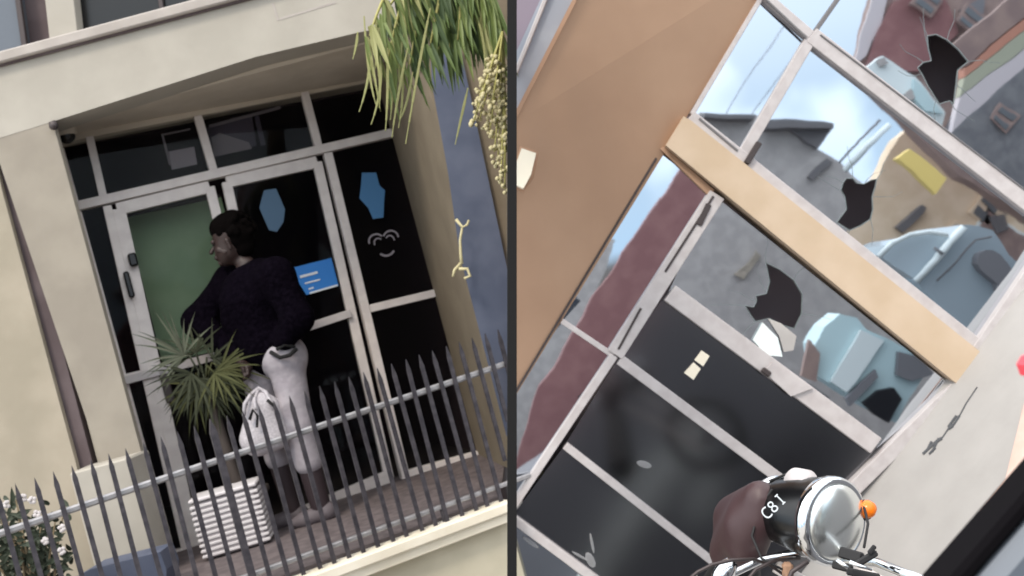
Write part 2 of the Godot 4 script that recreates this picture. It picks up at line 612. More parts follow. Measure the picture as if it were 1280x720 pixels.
	obj("frame", st, M.alu_dark, w)
	st = mb()
	prism(st, PackedVector2Array([Vector2(-2.271, 5.358), Vector2(-2.003, 5.287), Vector2(-2.096, 4.547), Vector2(-2.367, 4.572)]), -6.3, -6.2)
	obj("upper_panel", st, M.strip, b)

func doorway():
	var d := thing("entrance_glazing", "grey metal framed double doors with transom lights and dark glass", "glazed doorway", DOORWAY, Vector3(1.0, -1.0, 0))
	var A: Material = M.alu
	var post := func(a, b, w, z0, z1, called := "mullion"):
		var st := mb()
		flat(st, a, b, w, z0, z1)
		obj(called, st, A, d)
	post.call(Vector2(0.163, 1.530), Vector2(0.149, 1.120), .045, -.03, .035)
	post.call(Vector2(0.809, 1.535), Vector2(0.815, 1.173), .05, -.03, .035)
	post.call(Vector2(1.497, 1.562), Vector2(1.492, 1.168), .05, -.03, .035)
	post.call(Vector2(-0.012, 1.136), Vector2(2.041, 1.193), .055, -.03, .045, "transom")
	# jambs of the double door, and the right hand sidelight
	post.call(Vector2(0.158, 1.103), Vector2(0.085, -1.021), .05, -.03, .03, "jamb")
	post.call(Vector2(1.540, 1.147), Vector2(1.480, -1.048), .055, -.03, .04, "jamb")
	post.call(Vector2(1.502, 0.109), Vector2(2.079, 0.097), .05, -.03, .03, "rail")
	post.call(Vector2(-0.033, 0.077), Vector2(0.142, 0.073), .05, -.03, .03, "rail")
	post.call(Vector2(1.486, -0.986), Vector2(2.032, -1.010), .06, -.03, .04, "sill")
	post.call(Vector2(-0.112, -1.003), Vector2(0.081, -1.020), .06, -.03, .04, "sill")
	post.call(Vector2(-0.001, 1.493), Vector2(0.013, -1.046), .02, -.03, .02, "edge_frame")
	# door leaves
	for leaf in 2:
		var a: Vector2 = [Vector2(0.207, 1.072), Vector2(0.875, 1.098)][leaf]
		var b: Vector2 = [Vector2(0.768, 1.090), Vector2(1.460, 1.105)][leaf]
		var c: Vector2 = [Vector2(0.722, -1.059), Vector2(1.380, -0.974)][leaf]
		var e: Vector2 = [Vector2(0.129, -1.036), Vector2(0.776, -1.030)][leaf]
		var st := mb()
		flat(st, a, b, .075, -.02, .025)
		flat(st, e, c, .11, -.02, .025)
		flat(st, a, e, .095 if leaf == 0 else .06, -.021, .026)
		flat(st, b, c, .06, -.021, .026)
		var door := obj("door", st, A, d)
		st = mb()
		var ml: Vector2 = [Vector2(-0.018, 0.063), Vector2(0.845, 0.077)][leaf]
		var mr: Vector2 = [Vector2(0.782, 0.069), Vector2(1.411, 0.111)][leaf]
		flat(st, ml, mr, .05, .026, .05)
		obj("push_bar", st, M.alu_white, door)
		st = mb()
		prism(st, PackedVector2Array([a, b, c, e]), -.004, .004)
		obj("pane", st, M.glass, door)
		if leaf == 0:
			st = mb()
			cbox(st, Transform3D(Basis(), v3(Vector2(0.219, 0.750), .05)), Vector3(.05, .08, .05), .01)
			cbox(st, Transform3D(Basis(), v3(Vector2(0.161, 0.610), .06)), Vector3(.035, .16, .03), .01)
			obj("handle", st, M.black_gloss, door)
			st = mb() # lever lock below the bar
			cbox(st, Transform3D(Basis(), v3(Vector2(0.219, -0.034), .04)), Vector3(.05, .2, .02), .006)
			obj("lock_plate", st, M.alu_dark, door)
	var panes := [
		PackedVector2Array([Vector2(-0.003, 1.504), Vector2(0.158, 1.511), Vector2(0.154, 1.124), Vector2(-0.007, 1.120)]),
		PackedVector2Array([Vector2(0.158, 1.511), Vector2(0.806, 1.525), Vector2(0.807, 1.164), Vector2(0.159, 1.142)]),
		PackedVector2Array([Vector2(0.806, 1.525), Vector2(1.494, 1.552), Vector2(1.487, 1.169), Vector2(0.807, 1.164)]),
		PackedVector2Array([Vector2(1.494, 1.552), Vector2(1.961, 1.553), Vector2(2.002, 1.173), Vector2(1.487, 1.169)]),
		PackedVector2Array([Vector2(-0.007, 1.120), Vector2(0.154, 1.124), Vector2(0.129, 0.056), Vector2(-0.028, 0.061)]),
		PackedVector2Array([Vector2(-0.028, 0.061), Vector2(0.129, 0.056), Vector2(0.083, -1.030), Vector2(-0.050, -1.034)]),
		PackedVector2Array([Vector2(1.548, 1.157), Vector2(2.021, 1.180), Vector2(2.064, 0.085), Vector2(1.489, 0.101)]),
		PackedVector2Array([Vector2(1.489, 0.101), Vector2(2.064, 0.085), Vector2(2.034, -1.005), Vector2(1.483, -0.996)])]
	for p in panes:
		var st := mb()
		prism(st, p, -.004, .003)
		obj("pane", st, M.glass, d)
	# film stuck on the glass: two blue figures and a pale round face mark
	var st := mb()
	prism(st, PackedVector2Array([Vector2(1.728, 0.979), Vector2(1.821, 0.960), Vector2(1.820, 0.873), Vector2(1.848, 0.834), Vector2(1.826, 0.774), Vector2(1.790, 0.663), Vector2(1.720, 0.668), Vector2(1.708, 0.746), Vector2(1.668, 0.820), Vector2(1.701, 0.899)]), .005, .007)
	obj("blue_figure_decal", st, M.blue_decal, d)
	st = mb()
	prism(st, PackedVector2Array([Vector2(1.087, 1.000), Vector2(1.163, 0.994), Vector2(1.172, 0.929), Vector2(1.183, 0.853), Vector2(1.152, 0.776), Vector2(1.097, 0.726), Vector2(1.052, 0.747), Vector2(1.041, 0.822), Vector2(1.030, 0.898), Vector2(1.060, 0.954)]), .006, .008)
	obj("blue_figure_decal", st, M.blue_pale, d)
	st = mb()
	var arc := func(cx, cy, rx, ry, t0, t1, w):
		for i in 8:
			var p0 := Vector2(cx + rx * cos(lerp(t0, t1, i / 8.0)), cy + ry * sin(lerp(t0, t1, i / 8.0)))
			var p1 := Vector2(cx + rx * cos(lerp(t0, t1, (i + 1) / 8.0)), cy + ry * sin(lerp(t0, t1, (i + 1) / 8.0)))
			flat(st, p0, p1, w, .005, .007, .0005)
	var c0 := Vector2(1.754, 0.509)
	arc.call(c0.x - .05, c0.y + .015, .05, .045, .5, 3.3, .012)
	arc.call(c0.x - .04, c0.y + .0, .028, .03, .6, 3.4, .01)
	arc.call(c0.x + .05, c0.y + .015, .05, .045, -.2, 2.7, .012)
	arc.call(c0.x + .04, c0.y + .0, .028, .03, -.3, 2.5, .01)
	arc.call(c0.x, c0.y - .02, .065, .075, 3.9, 5.5, .014)
	obj("face_emblem", st, M.grey_print, d)
	# dark lobby behind the glass
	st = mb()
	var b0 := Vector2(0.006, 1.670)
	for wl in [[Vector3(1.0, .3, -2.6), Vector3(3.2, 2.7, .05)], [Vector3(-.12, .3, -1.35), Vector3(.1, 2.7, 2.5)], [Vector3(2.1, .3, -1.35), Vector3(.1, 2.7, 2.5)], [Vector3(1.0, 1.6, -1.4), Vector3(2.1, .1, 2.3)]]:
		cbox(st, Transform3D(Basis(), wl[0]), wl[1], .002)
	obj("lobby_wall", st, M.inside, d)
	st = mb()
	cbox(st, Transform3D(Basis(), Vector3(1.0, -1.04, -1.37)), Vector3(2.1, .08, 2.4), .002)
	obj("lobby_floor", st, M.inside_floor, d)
	# things in and on the doors
	var g := thing("green_board", "dull green board standing behind the left door leaf", "board", DOORWAY, v3(Vector2(0.483, 0.210), -.25))
	st = mb()
	prism(st, PackedVector2Array([Vector2(0.260, 1.060), Vector2(0.851, 1.062), Vector2(0.848, 0.087), Vector2(0.242, 0.115)]), -.27, -.25)
	obj("board_face", st, M.green_board, g)
	st = mb()
	flat(st, Vector2(0.260, 1.060), Vector2(0.851, 1.062), .02, -.275, -.235)
	obj("board_edge", st, M.alu_dark, g)
	var s := thing("blue_sign", "bright blue notice with white lines on the right door leaf", "sign", DOORWAY, v3(Vector2(1.237, 0.293), .03))
	st = mb()
	prism(st, PackedVector2Array([Vector2(1.115, 0.481), Vector2(1.384, 0.484), Vector2(1.382, 0.299), Vector2(1.170, 0.294)]), .012, .03)
	obj("panel", st, M.blue_sign, s)
	st = mb()
	flat(st, Vector2(1.159, 0.413), Vector2(1.275, 0.415), .016, .03, .033, .001)
	flat(st, Vector2(1.178, 0.366), Vector2(1.278, 0.367), .01, .03, .033, .001)
	flat(st, Vector2(1.193, 0.325), Vector2(1.226, 0.328), .01, .03, .033, .001)
	flat(st, Vector2(1.192, 0.299), Vector2(1.378, 0.305), .012, .03, .033, .001)
	obj("white_line", st, M.white_print, s)
	var n := thing("paper_notice", "pale paper sheet inside the transom window above the left door leaf", "notice", DOORWAY, v3(Vector2(0.642, 1.230), -.03))
	st = mb()
	prism(st, PackedVector2Array([Vector2(0.589, 1.363), Vector2(0.745, 1.362), Vector2(0.736, 1.251), Vector2(0.579, 1.248)]), -.035, -.03)
	obj("sheet", st, M.paper, n)
	st = mb()
	flat(st, Vector2(0.579, 1.477), Vector2(0.577, 1.279), .014, -.035, -.025, .002)
	flat(st, Vector2(0.582, 1.471), Vector2(0.749, 1.474), .01, -.035, -.025, .002)
	obj("holder", st, M.grey_print, n)
	n = thing("window_reflection", "added grey sheet with painted reflections behind the middle transom window", "reflection", DOORWAY, v3(Vector2(0.998, 1.243), -.04))  # added sheet, painted with the pale reflections in this transom
	st = mb()
	prism(st, PackedVector2Array([Vector2(0.845, 1.466), Vector2(1.144, 1.491), Vector2(1.124, 1.296), Vector2(0.835, 1.272)]), -.05, -.045)
	obj("sheet", st, M.reflection_dark, n)
	st = mb()
	prism(st, PackedVector2Array([Vector2(0.863, 1.400), Vector2(0.918, 1.420), Vector2(1.081, 1.325), Vector2(1.090, 1.282), Vector2(0.847, 1.279)]), -.045, -.043)
	obj("pale_reflection", st, M.grey_print, n)
	st = mb()
	flat(st, Vector2(0.867, 1.472), Vector2(1.335, 1.507), .02, -.05, -.04, .002)
	obj("top_edge", st, M.grey_print, n)
	st = mb()
	flat(st, Vector2(1.172, 1.480), Vector2(1.163, 1.288), .03, -.05, -.04, .002)
	obj("side_edge", st, M.reflection_dark, n)

func railing():
	var r := thing("picket_railing", "dark grey metal picket railing along the terrace edge", "railing", WORLD, Vector3(-1.3, 1.6, -4.9))
	# runs back to the right, rising slightly
	var a := Vector3(-2.366, 2.169, -4.360)
	var b := Vector3(-0.110, 2.235, -5.500)
	var st := mb()
	bar(st, a, b, .026, .03, Vector3(0, 1, 0), .008)
	obj("top_rail", st, M.top_rail, r)
	var a2 := a
	var b2 := b
	a2.y = 1.665
	b2.y = 1.655
	st = mb()
	bar(st, a2, b2, .03, .022, Vector3(0, 1, 0), .004)
	obj("bottom_rail", st, M.top_rail, r)
	# one picket: flat bar with a spear tip, from the bottom rail up
	var x := (b - a)
	x.y = 0
	x = x.normalized()
	var z := x.cross(Vector3.UP)
	var ht := .78
	st = mb()
	prism(st, PackedVector2Array([Vector2(-.01, -.72), Vector2(.01, -.72), Vector2(.01, .1), Vector2(.0105, .12), Vector2(.0, .18), Vector2(-.0105, .12), Vector2(-.01, .1)]), -.006, .006, Transform3D(Basis(x, Vector3.UP, z), Vector3.ZERO))
	var mesh := finish(st)
	var n := 34
	for i in n:
		var t := (i + .6) / n
		var p := a.lerp(b, t)
		var short: float = [.1, .28, .46][n - 1 - i] if i > n - 4 else 0.0
		var own := mesh
		if short > 0: # the last ones stand on the side wall
			st = mb()
			prism(st, PackedVector2Array([Vector2(-.01, -short), Vector2(.01, -short), Vector2(.01, .1), Vector2(.0105, .12), Vector2(.0, .18), Vector2(-.0105, .12), Vector2(-.01, .1)]), -.006, .006, Transform3D(Basis(x, Vector3.UP, z), Vector3.ZERO))
			own = finish(st)
		var o := obj("picket", own, M.steel_rail, r)
		var lean := Basis(z, rng.randf_range(-.012, .012))
		var k := .88 if i < 8 else lerp(.88, .8, (i - 8) / 21.0)
		o.transform = Transform3D(lean * Basis(Vector3(1, 0, 0), Vector3(0, 1, 0), Vector3(0, 0, 1)), p + z * .022 - bases[r])
		if i == 13: o.scale = Vector3(1.6, 1.05, 1.4)
	st = mb()
	for t in [.78]:
		var p: Vector3 = a2.lerp(b2, t)
		bar(st, p, p - Vector3(0, .12, 0), .03, .03, Vector3(1, 0, 0), .004)
	obj("foot", st, M.steel_rail, r)
	# capped wall under the railing
	var w := thing("parapet_wall", "low tan wall with a pale capping ledge below the railing", "wall", WORLD, Vector3(-1.0, 0, -5.0))
	var p0 := Vector3(-2.4, 1.555, -4.36)
	var p1 := Vector3(-.31, 1.56, -5.40)
	st = mb()
	bar(st, p0, p1, .05, .2, Vector3(x.z, 0, -x.x), .006)
	obj("capping", st, M.ledge, w)
	st = mb()
	bar(st, p0 + Vector3(0, -.05, .02) - z * .03, p1 + Vector3(0, -.05, .02) - z * .03, .05, .17, Vector3(x.z, 0, -x.x), .004)
	obj("capping_lower_step", st, M.ledge, w)
	st = mb()
	bar(st, p0 + Vector3(0, -.7, 0) - z * .06, p1 + Vector3(0, -.7, 0) - z * .06, 1.24, .12, Vector3(x.z, 0, -x.x), .004)
	obj("wall_face", st, M.low_wall, w)

func person():
	var P := thing("person", "person in dark hooded top and white trousers at the door, holding a pale bag", "person", WORLD, Vector3(-1.4, 1.6, -6.2))
	var head := Vector3(-1.496, 3.273, -6.200)
	var neck := Vector3(-1.458, 3.077, -6.200)
	var chest := Vector3(-1.450, 2.931, -6.200)
	var waist := Vector3(-1.410, 2.653, -6.200)
	var hipN := Vector3(-1.351, 2.556, -6.120)
	var hipF := Vector3(-1.488, 2.573, -6.280)
	var kneeN := Vector3(-1.369, 2.161, -6.080)
	var kneeF := Vector3(-1.573, 2.202, -6.260)
	var ankN := Vector3(-1.374, 1.733, -6.120)
	var ankF := Vector3(-1.566, 1.703, -6.280)
	ankN.y = 1.69
	ankF.y = 1.69
	var shN := Vector3(-1.261, 3.008, -6.030)
	var shF := Vector3(-1.591, 3.065, -6.360)
	var elN := Vector3(-1.200, 2.746, -6.000)
	var elF := Vector3(-1.844, 2.888, -6.360)
	var haN := Vector3(-1.330, 2.622, -6.020)
	var haF := Vector3(-1.604, 2.596, -6.120)
	# body: one continuous surface
	var st := mb()
	var fwd := Vector3(-1, -.12, .12).normalized()
	body_mesh([[head + Vector3(0, .05, 0), head + Vector3(-.02, -.03, 0), .098, .082], [head + Vector3(-.04, -.06, .005), head + Vector3(-.055, -.085, .005), .055, .04],
		[neck + Vector3(.01, .05, 0), neck + Vector3(.01, -.06, 0), .055, .065], [chest, waist, .12, .1],
		[neck + Vector3(0, -.06, 0), chest, .08, .12], [shN, elN, .05, .042], [elN, haN, .042, .03], [shF, elF, .05, .042], [elF, haF, .042, .028],
		[shN, chest, .06, .08], [shF, chest, .06, .08],
		[hipN, kneeN, .075, .052], [kneeN, ankN, .05, .035], [hipF, kneeF, .075, .052], [kneeF, ankF, .05, .035], [waist, (hipN + hipF) * .5, .1, .1]], .014, .04, st)
	# face: nose, brow, lips, ear, on a fine grid of their own
	var hd := mb()
	body_mesh([[head + Vector3(-.1, .0, .008), head + Vector3(-.124, -.028, .008), .008, .013], [head + Vector3(-.088, .022, -.03), head + Vector3(-.088, .022, .05), .014, .014],
		[head + Vector3(-.1, -.062, -.012), head + Vector3(-.1, -.062, .03), .009, .009], [head + Vector3(-.097, -.074, -.01), head + Vector3(-.097, -.074, .028), .008, .008],
		[head + Vector3(-.08, -.1, .0), head + Vector3(-.08, -.1, .015), .02, .02], [head + Vector3(.0, .01, .088), head + Vector3(.008, -.04, .084), .014, .01],
		[head + Vector3(-.06, -.03, .055), head + Vector3(-.03, -.05, .06), .024, .024]], .004, .015, hd)
	# far hand: palm, four curled fingers and a thumb round the bag strap
	var hdir := (haF - elF).normalized()
	var side := Vector3(.15, .1, 1).normalized()
	var curl := hdir.cross(side).normalized()
	var finger := []
	finger.append([haF, haF + hdir * .07, .026, .032])
	for k in 4:
		var base: Vector3 = haF + hdir * .085 + side * (-.03 + .02 * k)
		var l: float = [.036, .042, .039, .03][k]
		var m := base + (hdir * .8 + curl * .6).normalized() * l
		var e := m + (hdir * -.1 + curl).normalized() * l * .8
		finger.append([base, m, .0095, .009])
		finger.append([m, e, .009, .0075])
	finger.append([haF + hdir * .03 + side * .03, haF + hdir * .07 + side * .045 + curl * .02, .011, .009])
	finger.append([haF + hdir * .07 + side * .045 + curl * .02, haF + hdir * .095 + side * .03 + curl * .035, .009, .008])
	body_mesh(finger, .005, .008, hd)
	st.append_from(finish(hd), 0, Transform3D())
	obj("body", st, M.skin, P)
	st = mb()
	for s in [-.018, .036]:
		st = mb()
		ball(st, Transform3D(Basis(), head + Vector3(-.092, .008, s)), Vector3(.009, .009, .011), 10)
		obj("eye", st, M.black_gloss, P)
	st = mb()
	var tuft := [[head + Vector3(.005, .075, 0), head + Vector3(.045, .03, 0), .1, .093], [head + Vector3(-.03, .092, 0), head + Vector3(.02, .088, 0), .073, .088], [head + Vector3(.05, .0, 0), head + Vector3(.06, -.04, 0), .083, .068]]
	for k in 110:
		var a := rng.randf_range(0, TAU)
		var e := rng.randf_range(-.25, 1.5)
		var q := head + Vector3(.03, .05, 0) + Vector3(cos(a) * cos(e) * .118, sin(e) * .112, sin(a) * cos(e) * .1)
		if q.x < head.x - .04 and q.y < head.y + .07: continue
		tuft.append([q, q + Vector3(.002, .002, 0), .012, .016])
	body_mesh(tuft, .009, .012, st)
	obj("hair", st, M.hair, P)
	# hooded top: bulky, hood folded on the back
	st = mb()
	body_mesh([[neck + Vector3(.03, -.06, 0), chest, .11, .185], [chest, waist + Vector3(-.02, 0, 0), .19, .175], [waist + Vector3(-.02, 0, 0), waist + Vector3(.01, -.07, 0), .17, .15],
		[shN, elN, .1, .085], [elN, haN.lerp(elN, .2), .085, .06], [shF, elF, .1, .09], [elF, elF.lerp(haF, .85), .09, .052],
		[shN, chest, .1, .12], [shF, chest, .1, .12], [neck + Vector3(.085, .0, -.03), neck + Vector3(.085, -.03, .05), .07, .075],
		[neck + Vector3(-.03, -.05, .06), neck + Vector3(-.03, -.05, -.06), .05, .05], [chest + Vector3(-.12, -.1, 0), waist + Vector3(-.12, .0, 0), .1, .08]], .016, .05, st)
	obj("hoodie", st, M.hoodie, P)
	st = mb()
	var lowN := kneeN.lerp(ankN, .45)
	var lowF := kneeF.lerp(ankF, .4)
	body_mesh([[hipN, kneeN, .105, .084], [kneeN, lowN, .082, .082], [hipF, kneeF, .105, .084], [kneeF, lowF, .082, .08], [hipN, hipF, .115, .115], [hipF + Vector3(-.04, -.02, .05), kneeF + Vector3(-.01, .1, .04), .098, .082],
		[waist + Vector3(0, -.06, .03), hipN, .13, .12], [kneeN + Vector3(-.04, .12, .05), kneeN + Vector3(-.03, -.02, .05), .05, .04]], .014, .04, st)
	var tr := obj("trousers", st, M.trousers, P)
	st = mb()
	tube(st, [Vector3(-1.393, 2.604, -5.990), Vector3(-1.344, 2.560, -5.965), Vector3(-1.289, 2.559, -5.965), Vector3(-1.246, 2.583, -5.990)], .012, .012)
	tube(st, [Vector3(-1.353, 2.608, -5.980), Vector3(-1.301, 2.622, -5.970), Vector3(-1.252, 2.594, -5.990)], .01, .01)
	obj("drawstring", st, M.black, tr)
	st = mb()
	body_mesh([[lowN + Vector3(0, .06, 0), ankN, .07, .058], [lowF + Vector3(0, .06, 0), ankF, .07, .058]], .014, .02, st)
	obj("shaded_leg", st, M.leg_shade, P)  # shade on the lower legs, put in as dark leg tubes
	for k in [ankN, ankF]:
		st = mb()
		body_mesh([[k + Vector3(.03, -.045, 0), k + Vector3(-.1, -.055, .015), .05, .04], [k + Vector3(-.1, -.055, .015), k + Vector3(-.16, -.06, .02), .042, .032], [k, k + Vector3(.02, -.04, 0), .05, .05]], .012, .03, st)
		obj("shoe", st, M.shoe, P)
	# bag in the hand
	var bg := thing("carrier_bag", "pale grey carrier bag with looped handles hanging from the person's hand", "bag", WORLD, Vector3(-1.568, 2.096, -6.000))
	st = mb()
	body_mesh([[Vector3(-1.522, 2.337, -6.000), Vector3(-1.589, 2.157, -6.000), .07, .1], [Vector3(-1.476, 2.302, -6.000), Vector3(-1.491, 2.144, -6.000), .06, .08]], .014, .04, st)
	obj("bag_body", st, M.bag, bg)
	st = mb()
	tube(st, [Vector3(-1.608, 2.301, -5.920), Vector3(-1.587, 2.364, -5.920), Vector3(-1.552, 2.402, -5.950), Vector3(-1.512, 2.427, -6.000), Vector3(-1.474, 2.396, -5.980), Vector3(-1.450, 2.340, -5.930), Vector3(-1.436, 2.290, -5.930)], .011, .011)
	tube(st, [Vector3(-1.530, 2.319, -5.900), Vector3(-1.533, 2.371, -5.930), Vector3(-1.513, 2.415, -5.990)], .01, .01)
	obj("handle", st, M.bag, bg)
	st = mb()
	tube(st, [Vector3(-1.575, 2.274, -5.885), Vector3(-1.544, 2.324, -5.890), Vector3(-1.527, 2.284, -5.885), Vector3(-1.547, 2.225, -5.885)], .01, .007)
	obj("dark_strap", st, M.black, bg)
	st = mb()
	tube(st, [Vector3(-1.457, 2.354, -5.900), Vector3(-1.428, 2.310, -5.900), Vector3(-1.420, 2.253, -5.900)], .009, .009)
	obj("dark_strap", st, M.black, bg)

func left_small_things():
	# ribbed crate
	var c := thing("ribbed_crate", "white plastic crate with horizontal ribs on the terrace floor behind the railing", "crate", WORLD, Vector3(-1.830, 1.587, -5.950))
	var base := Vector3(-1.820, 1.593, -5.950)
	base.y = 1.602
	var turn := Basis(Vector3.UP, .12)
	var st := mb()
	cbox(st, Transform3D(turn, base + Vector3(0, .16, 0)), Vector3(.36, .31, .26), .02)
	obj("crate_body", st, M.strip_pale, c)
	for k in 10:
		st = mb()
		cbox(st, Transform3D(turn, base + Vector3(0, .025 + .03 * k, 0)), Vector3(.372, .016, .272), .003)
		obj("rib", st, M.white_plastic, c)
	st = mb()
	cbox(st, Transform3D(turn, base + Vector3(0, .33, 0)), Vector3(.37, .02, .27), .006)
	obj("lid", st, M.white_plastic, c)
	# blue grey step in front of the pillar
	var sp := thing("blue_grey_step", "blue grey painted block at the foot of the pillar", "step", WORLD, Vector3(-2.28, 1.6, -5.35))
	st = mb()
	prism(st, PackedVector2Array([Vector2(-2.490, 1.764), Vector2(-2.371, 1.798), Vector2(-2.013, 1.792), Vector2(-2.005, 1.700), Vector2(-2.095, 1.364), Vector2(-2.564, 1.490)]), -5.5, -5.3)
	obj("block", st, M.blue_col, sp)
	# two dark fittings under the lintel
	var s := thing("security_camera", "dark dome security camera at the top of the pillar beside the glass", "camera", WORLD, Vector3(-2.258, 4.103, -6.200))
	var p := Vector3(-2.256, 4.112, -6.200)
	st = mb()
	ball(st, Transform3D(Basis(), p), Vector3(.05, .045, .05))
	obj("dome", st, M.black_gloss, s)
	st = mb()
	lathe(st, [Vector2(0, .07), Vector2(.06, .07), Vector2(.062, .012), Vector2(.05, .0)], Transform3D(Basis(), p))
	obj("mount", st, M.soffit, s)
	s = thing("wall_light", "tiny dark round fitting under the corner of the lintel", "light fitting", WORLD, Vector3(-2.190, 4.100, -5.870))
	p = Vector3(-2.189, 4.105, -5.870)
	st = mb()
	lathe(st, [Vector2(0, .02), Vector2(.022, .02), Vector2(.024, -.01), Vector2(.014, -.022), Vector2(0, -.024)], Transform3D(Basis(), p), 16)
	obj("cup", st, M.alu_dark, s)
	st = mb()
	tube(st, [p + Vector3(0, .02, 0), p + Vector3(0, .03, -.04)], .008, .008)
	obj("stem", st, M.alu_dark, s)
	# potted fan palm before the left door
	var pp := thing("potted_palm", "small olive green fan palm in a pot in front of the left door", "potted plant", WORLD, Vector3(-1.95, 1.6, -6.1))
	var heart := Vector3(-1.822, 2.642, -6.100)
	st = mb()
	var foot := Vector3(heart.x + .04, 1.602, heart.z)
	lathe(st, [Vector2(0, 0), Vector2(.11, 0), Vector2(.14, .24), Vector2(.155, .25), Vector2(.155, .28), Vector2(.13, .28), Vector2(.125, .25), Vector2(0, .25)], Transform3D(Basis(), foot), 20)
	obj("pot", st, M.terracotta, pp)
	st = mb()
	tube(st, [foot + Vector3(0, .2, 0), foot + Vector3(-.02, .45, 0), heart + Vector3(0, -.12, 0)], .04, .028)
	obj("stem", st, M.terracotta, pp)
	var r := RandomNumberGenerator.new()
	r.seed = 4
	for q in [[Vector3(-1.960, 2.792, -6.000), 15], [Vector3(-1.635, 2.488, -5.950), 13], [Vector3(-1.811, 2.526, -6.150), 12], [Vector3(-1.868, 2.795, -6.200), 12], [Vector3(-1.856, 2.473, -6.000), 11], [Vector3(-1.670, 2.333, -6.100), 11], [Vector3(-1.558, 2.528, -6.050), 12], [Vector3(-1.664, 2.667, -6.150), 11], [Vector3(-1.913, 2.562, -5.950), 10], [Vector3(-1.781, 2.337, -6.000), 12], [Vector3(-1.958, 2.396, -6.100), 11], [Vector3(-1.638, 2.370, -6.200), 11]]:
		st = mb()
		var hub: Vector3 = heart.lerp(q[0], .45)
		tube(st, [heart + Vector3(0, -.12, 0), heart.lerp(hub, .6) + Vector3(0, .02, 0), hub], .007, .005, 5)
		var out: Vector3 = (q[0] - heart).normalized()
		var up := out.cross(Vector3(.1, .2, 1)).normalized()
		for k2 in q[1]:
			var a: float = lerp(-1.5, 1.5, float(k2) / (q[1] - 1)) + r.randf_range(-.06, .06)
			var dv := (out * cos(a) + up * sin(a) + Vector3(r.randf_range(-.1, .1), r.randf_range(-.1, .1), r.randf_range(-.35, .35))).normalized()
			blade(st, hub, dv, .3 * r.randf_range(.8, 1.1) * (1.0 - .12 * abs(a)), .007, .6, r.randf_range(-.03, .05))
		obj("fan_leaf", st, [M.olive, M.olive_dark, M.olive_dark][r.randi() % 3] if q[1] != 15 else M.grey_leaf, pp)

# one thin leaf blade that droops under its own weight; V-shaped across
func blade(st: SurfaceTool, at: Vector3, dir: Vector3, length: float, width: float, droop: float, push := 0.0):
	st.set_smooth_group(-1)
	var pts := []
	var d := dir
	var p := at
	var n := 6
	for i in n + 1:
		pts.append(p)
		d = (d + Vector3(push * .1, -droop * .35, push) * (1.0 / n) * 2.0).normalized()
		p += d * length / n
	var side := dir.cross(Vector3(.12, .1, 1)).normalized()
	if side.length() < .5: side = Vector3.RIGHT
	for i in n:
		var w0: float = width * (.35 + .65 * sin(PI * min(1.0, (i / float(n)) * 1.1 + .12))) if i > 0 else width * .4
		var w1: float = width * (.35 + .65 * sin(PI * min(1.0, ((i + 1) / float(n)) * 1.1 + .12))) if i < n - 1 else .0006
		var lift := Vector3(0, 0, width * .25)
		quad(st, pts[i] - side * w0 + lift, pts[i], pts[i + 1], pts[i + 1] - side * w1 + lift)
		quad(st, pts[i], pts[i] + side * w0 + lift, pts[i + 1] + side * w1 + lift, pts[i + 1])

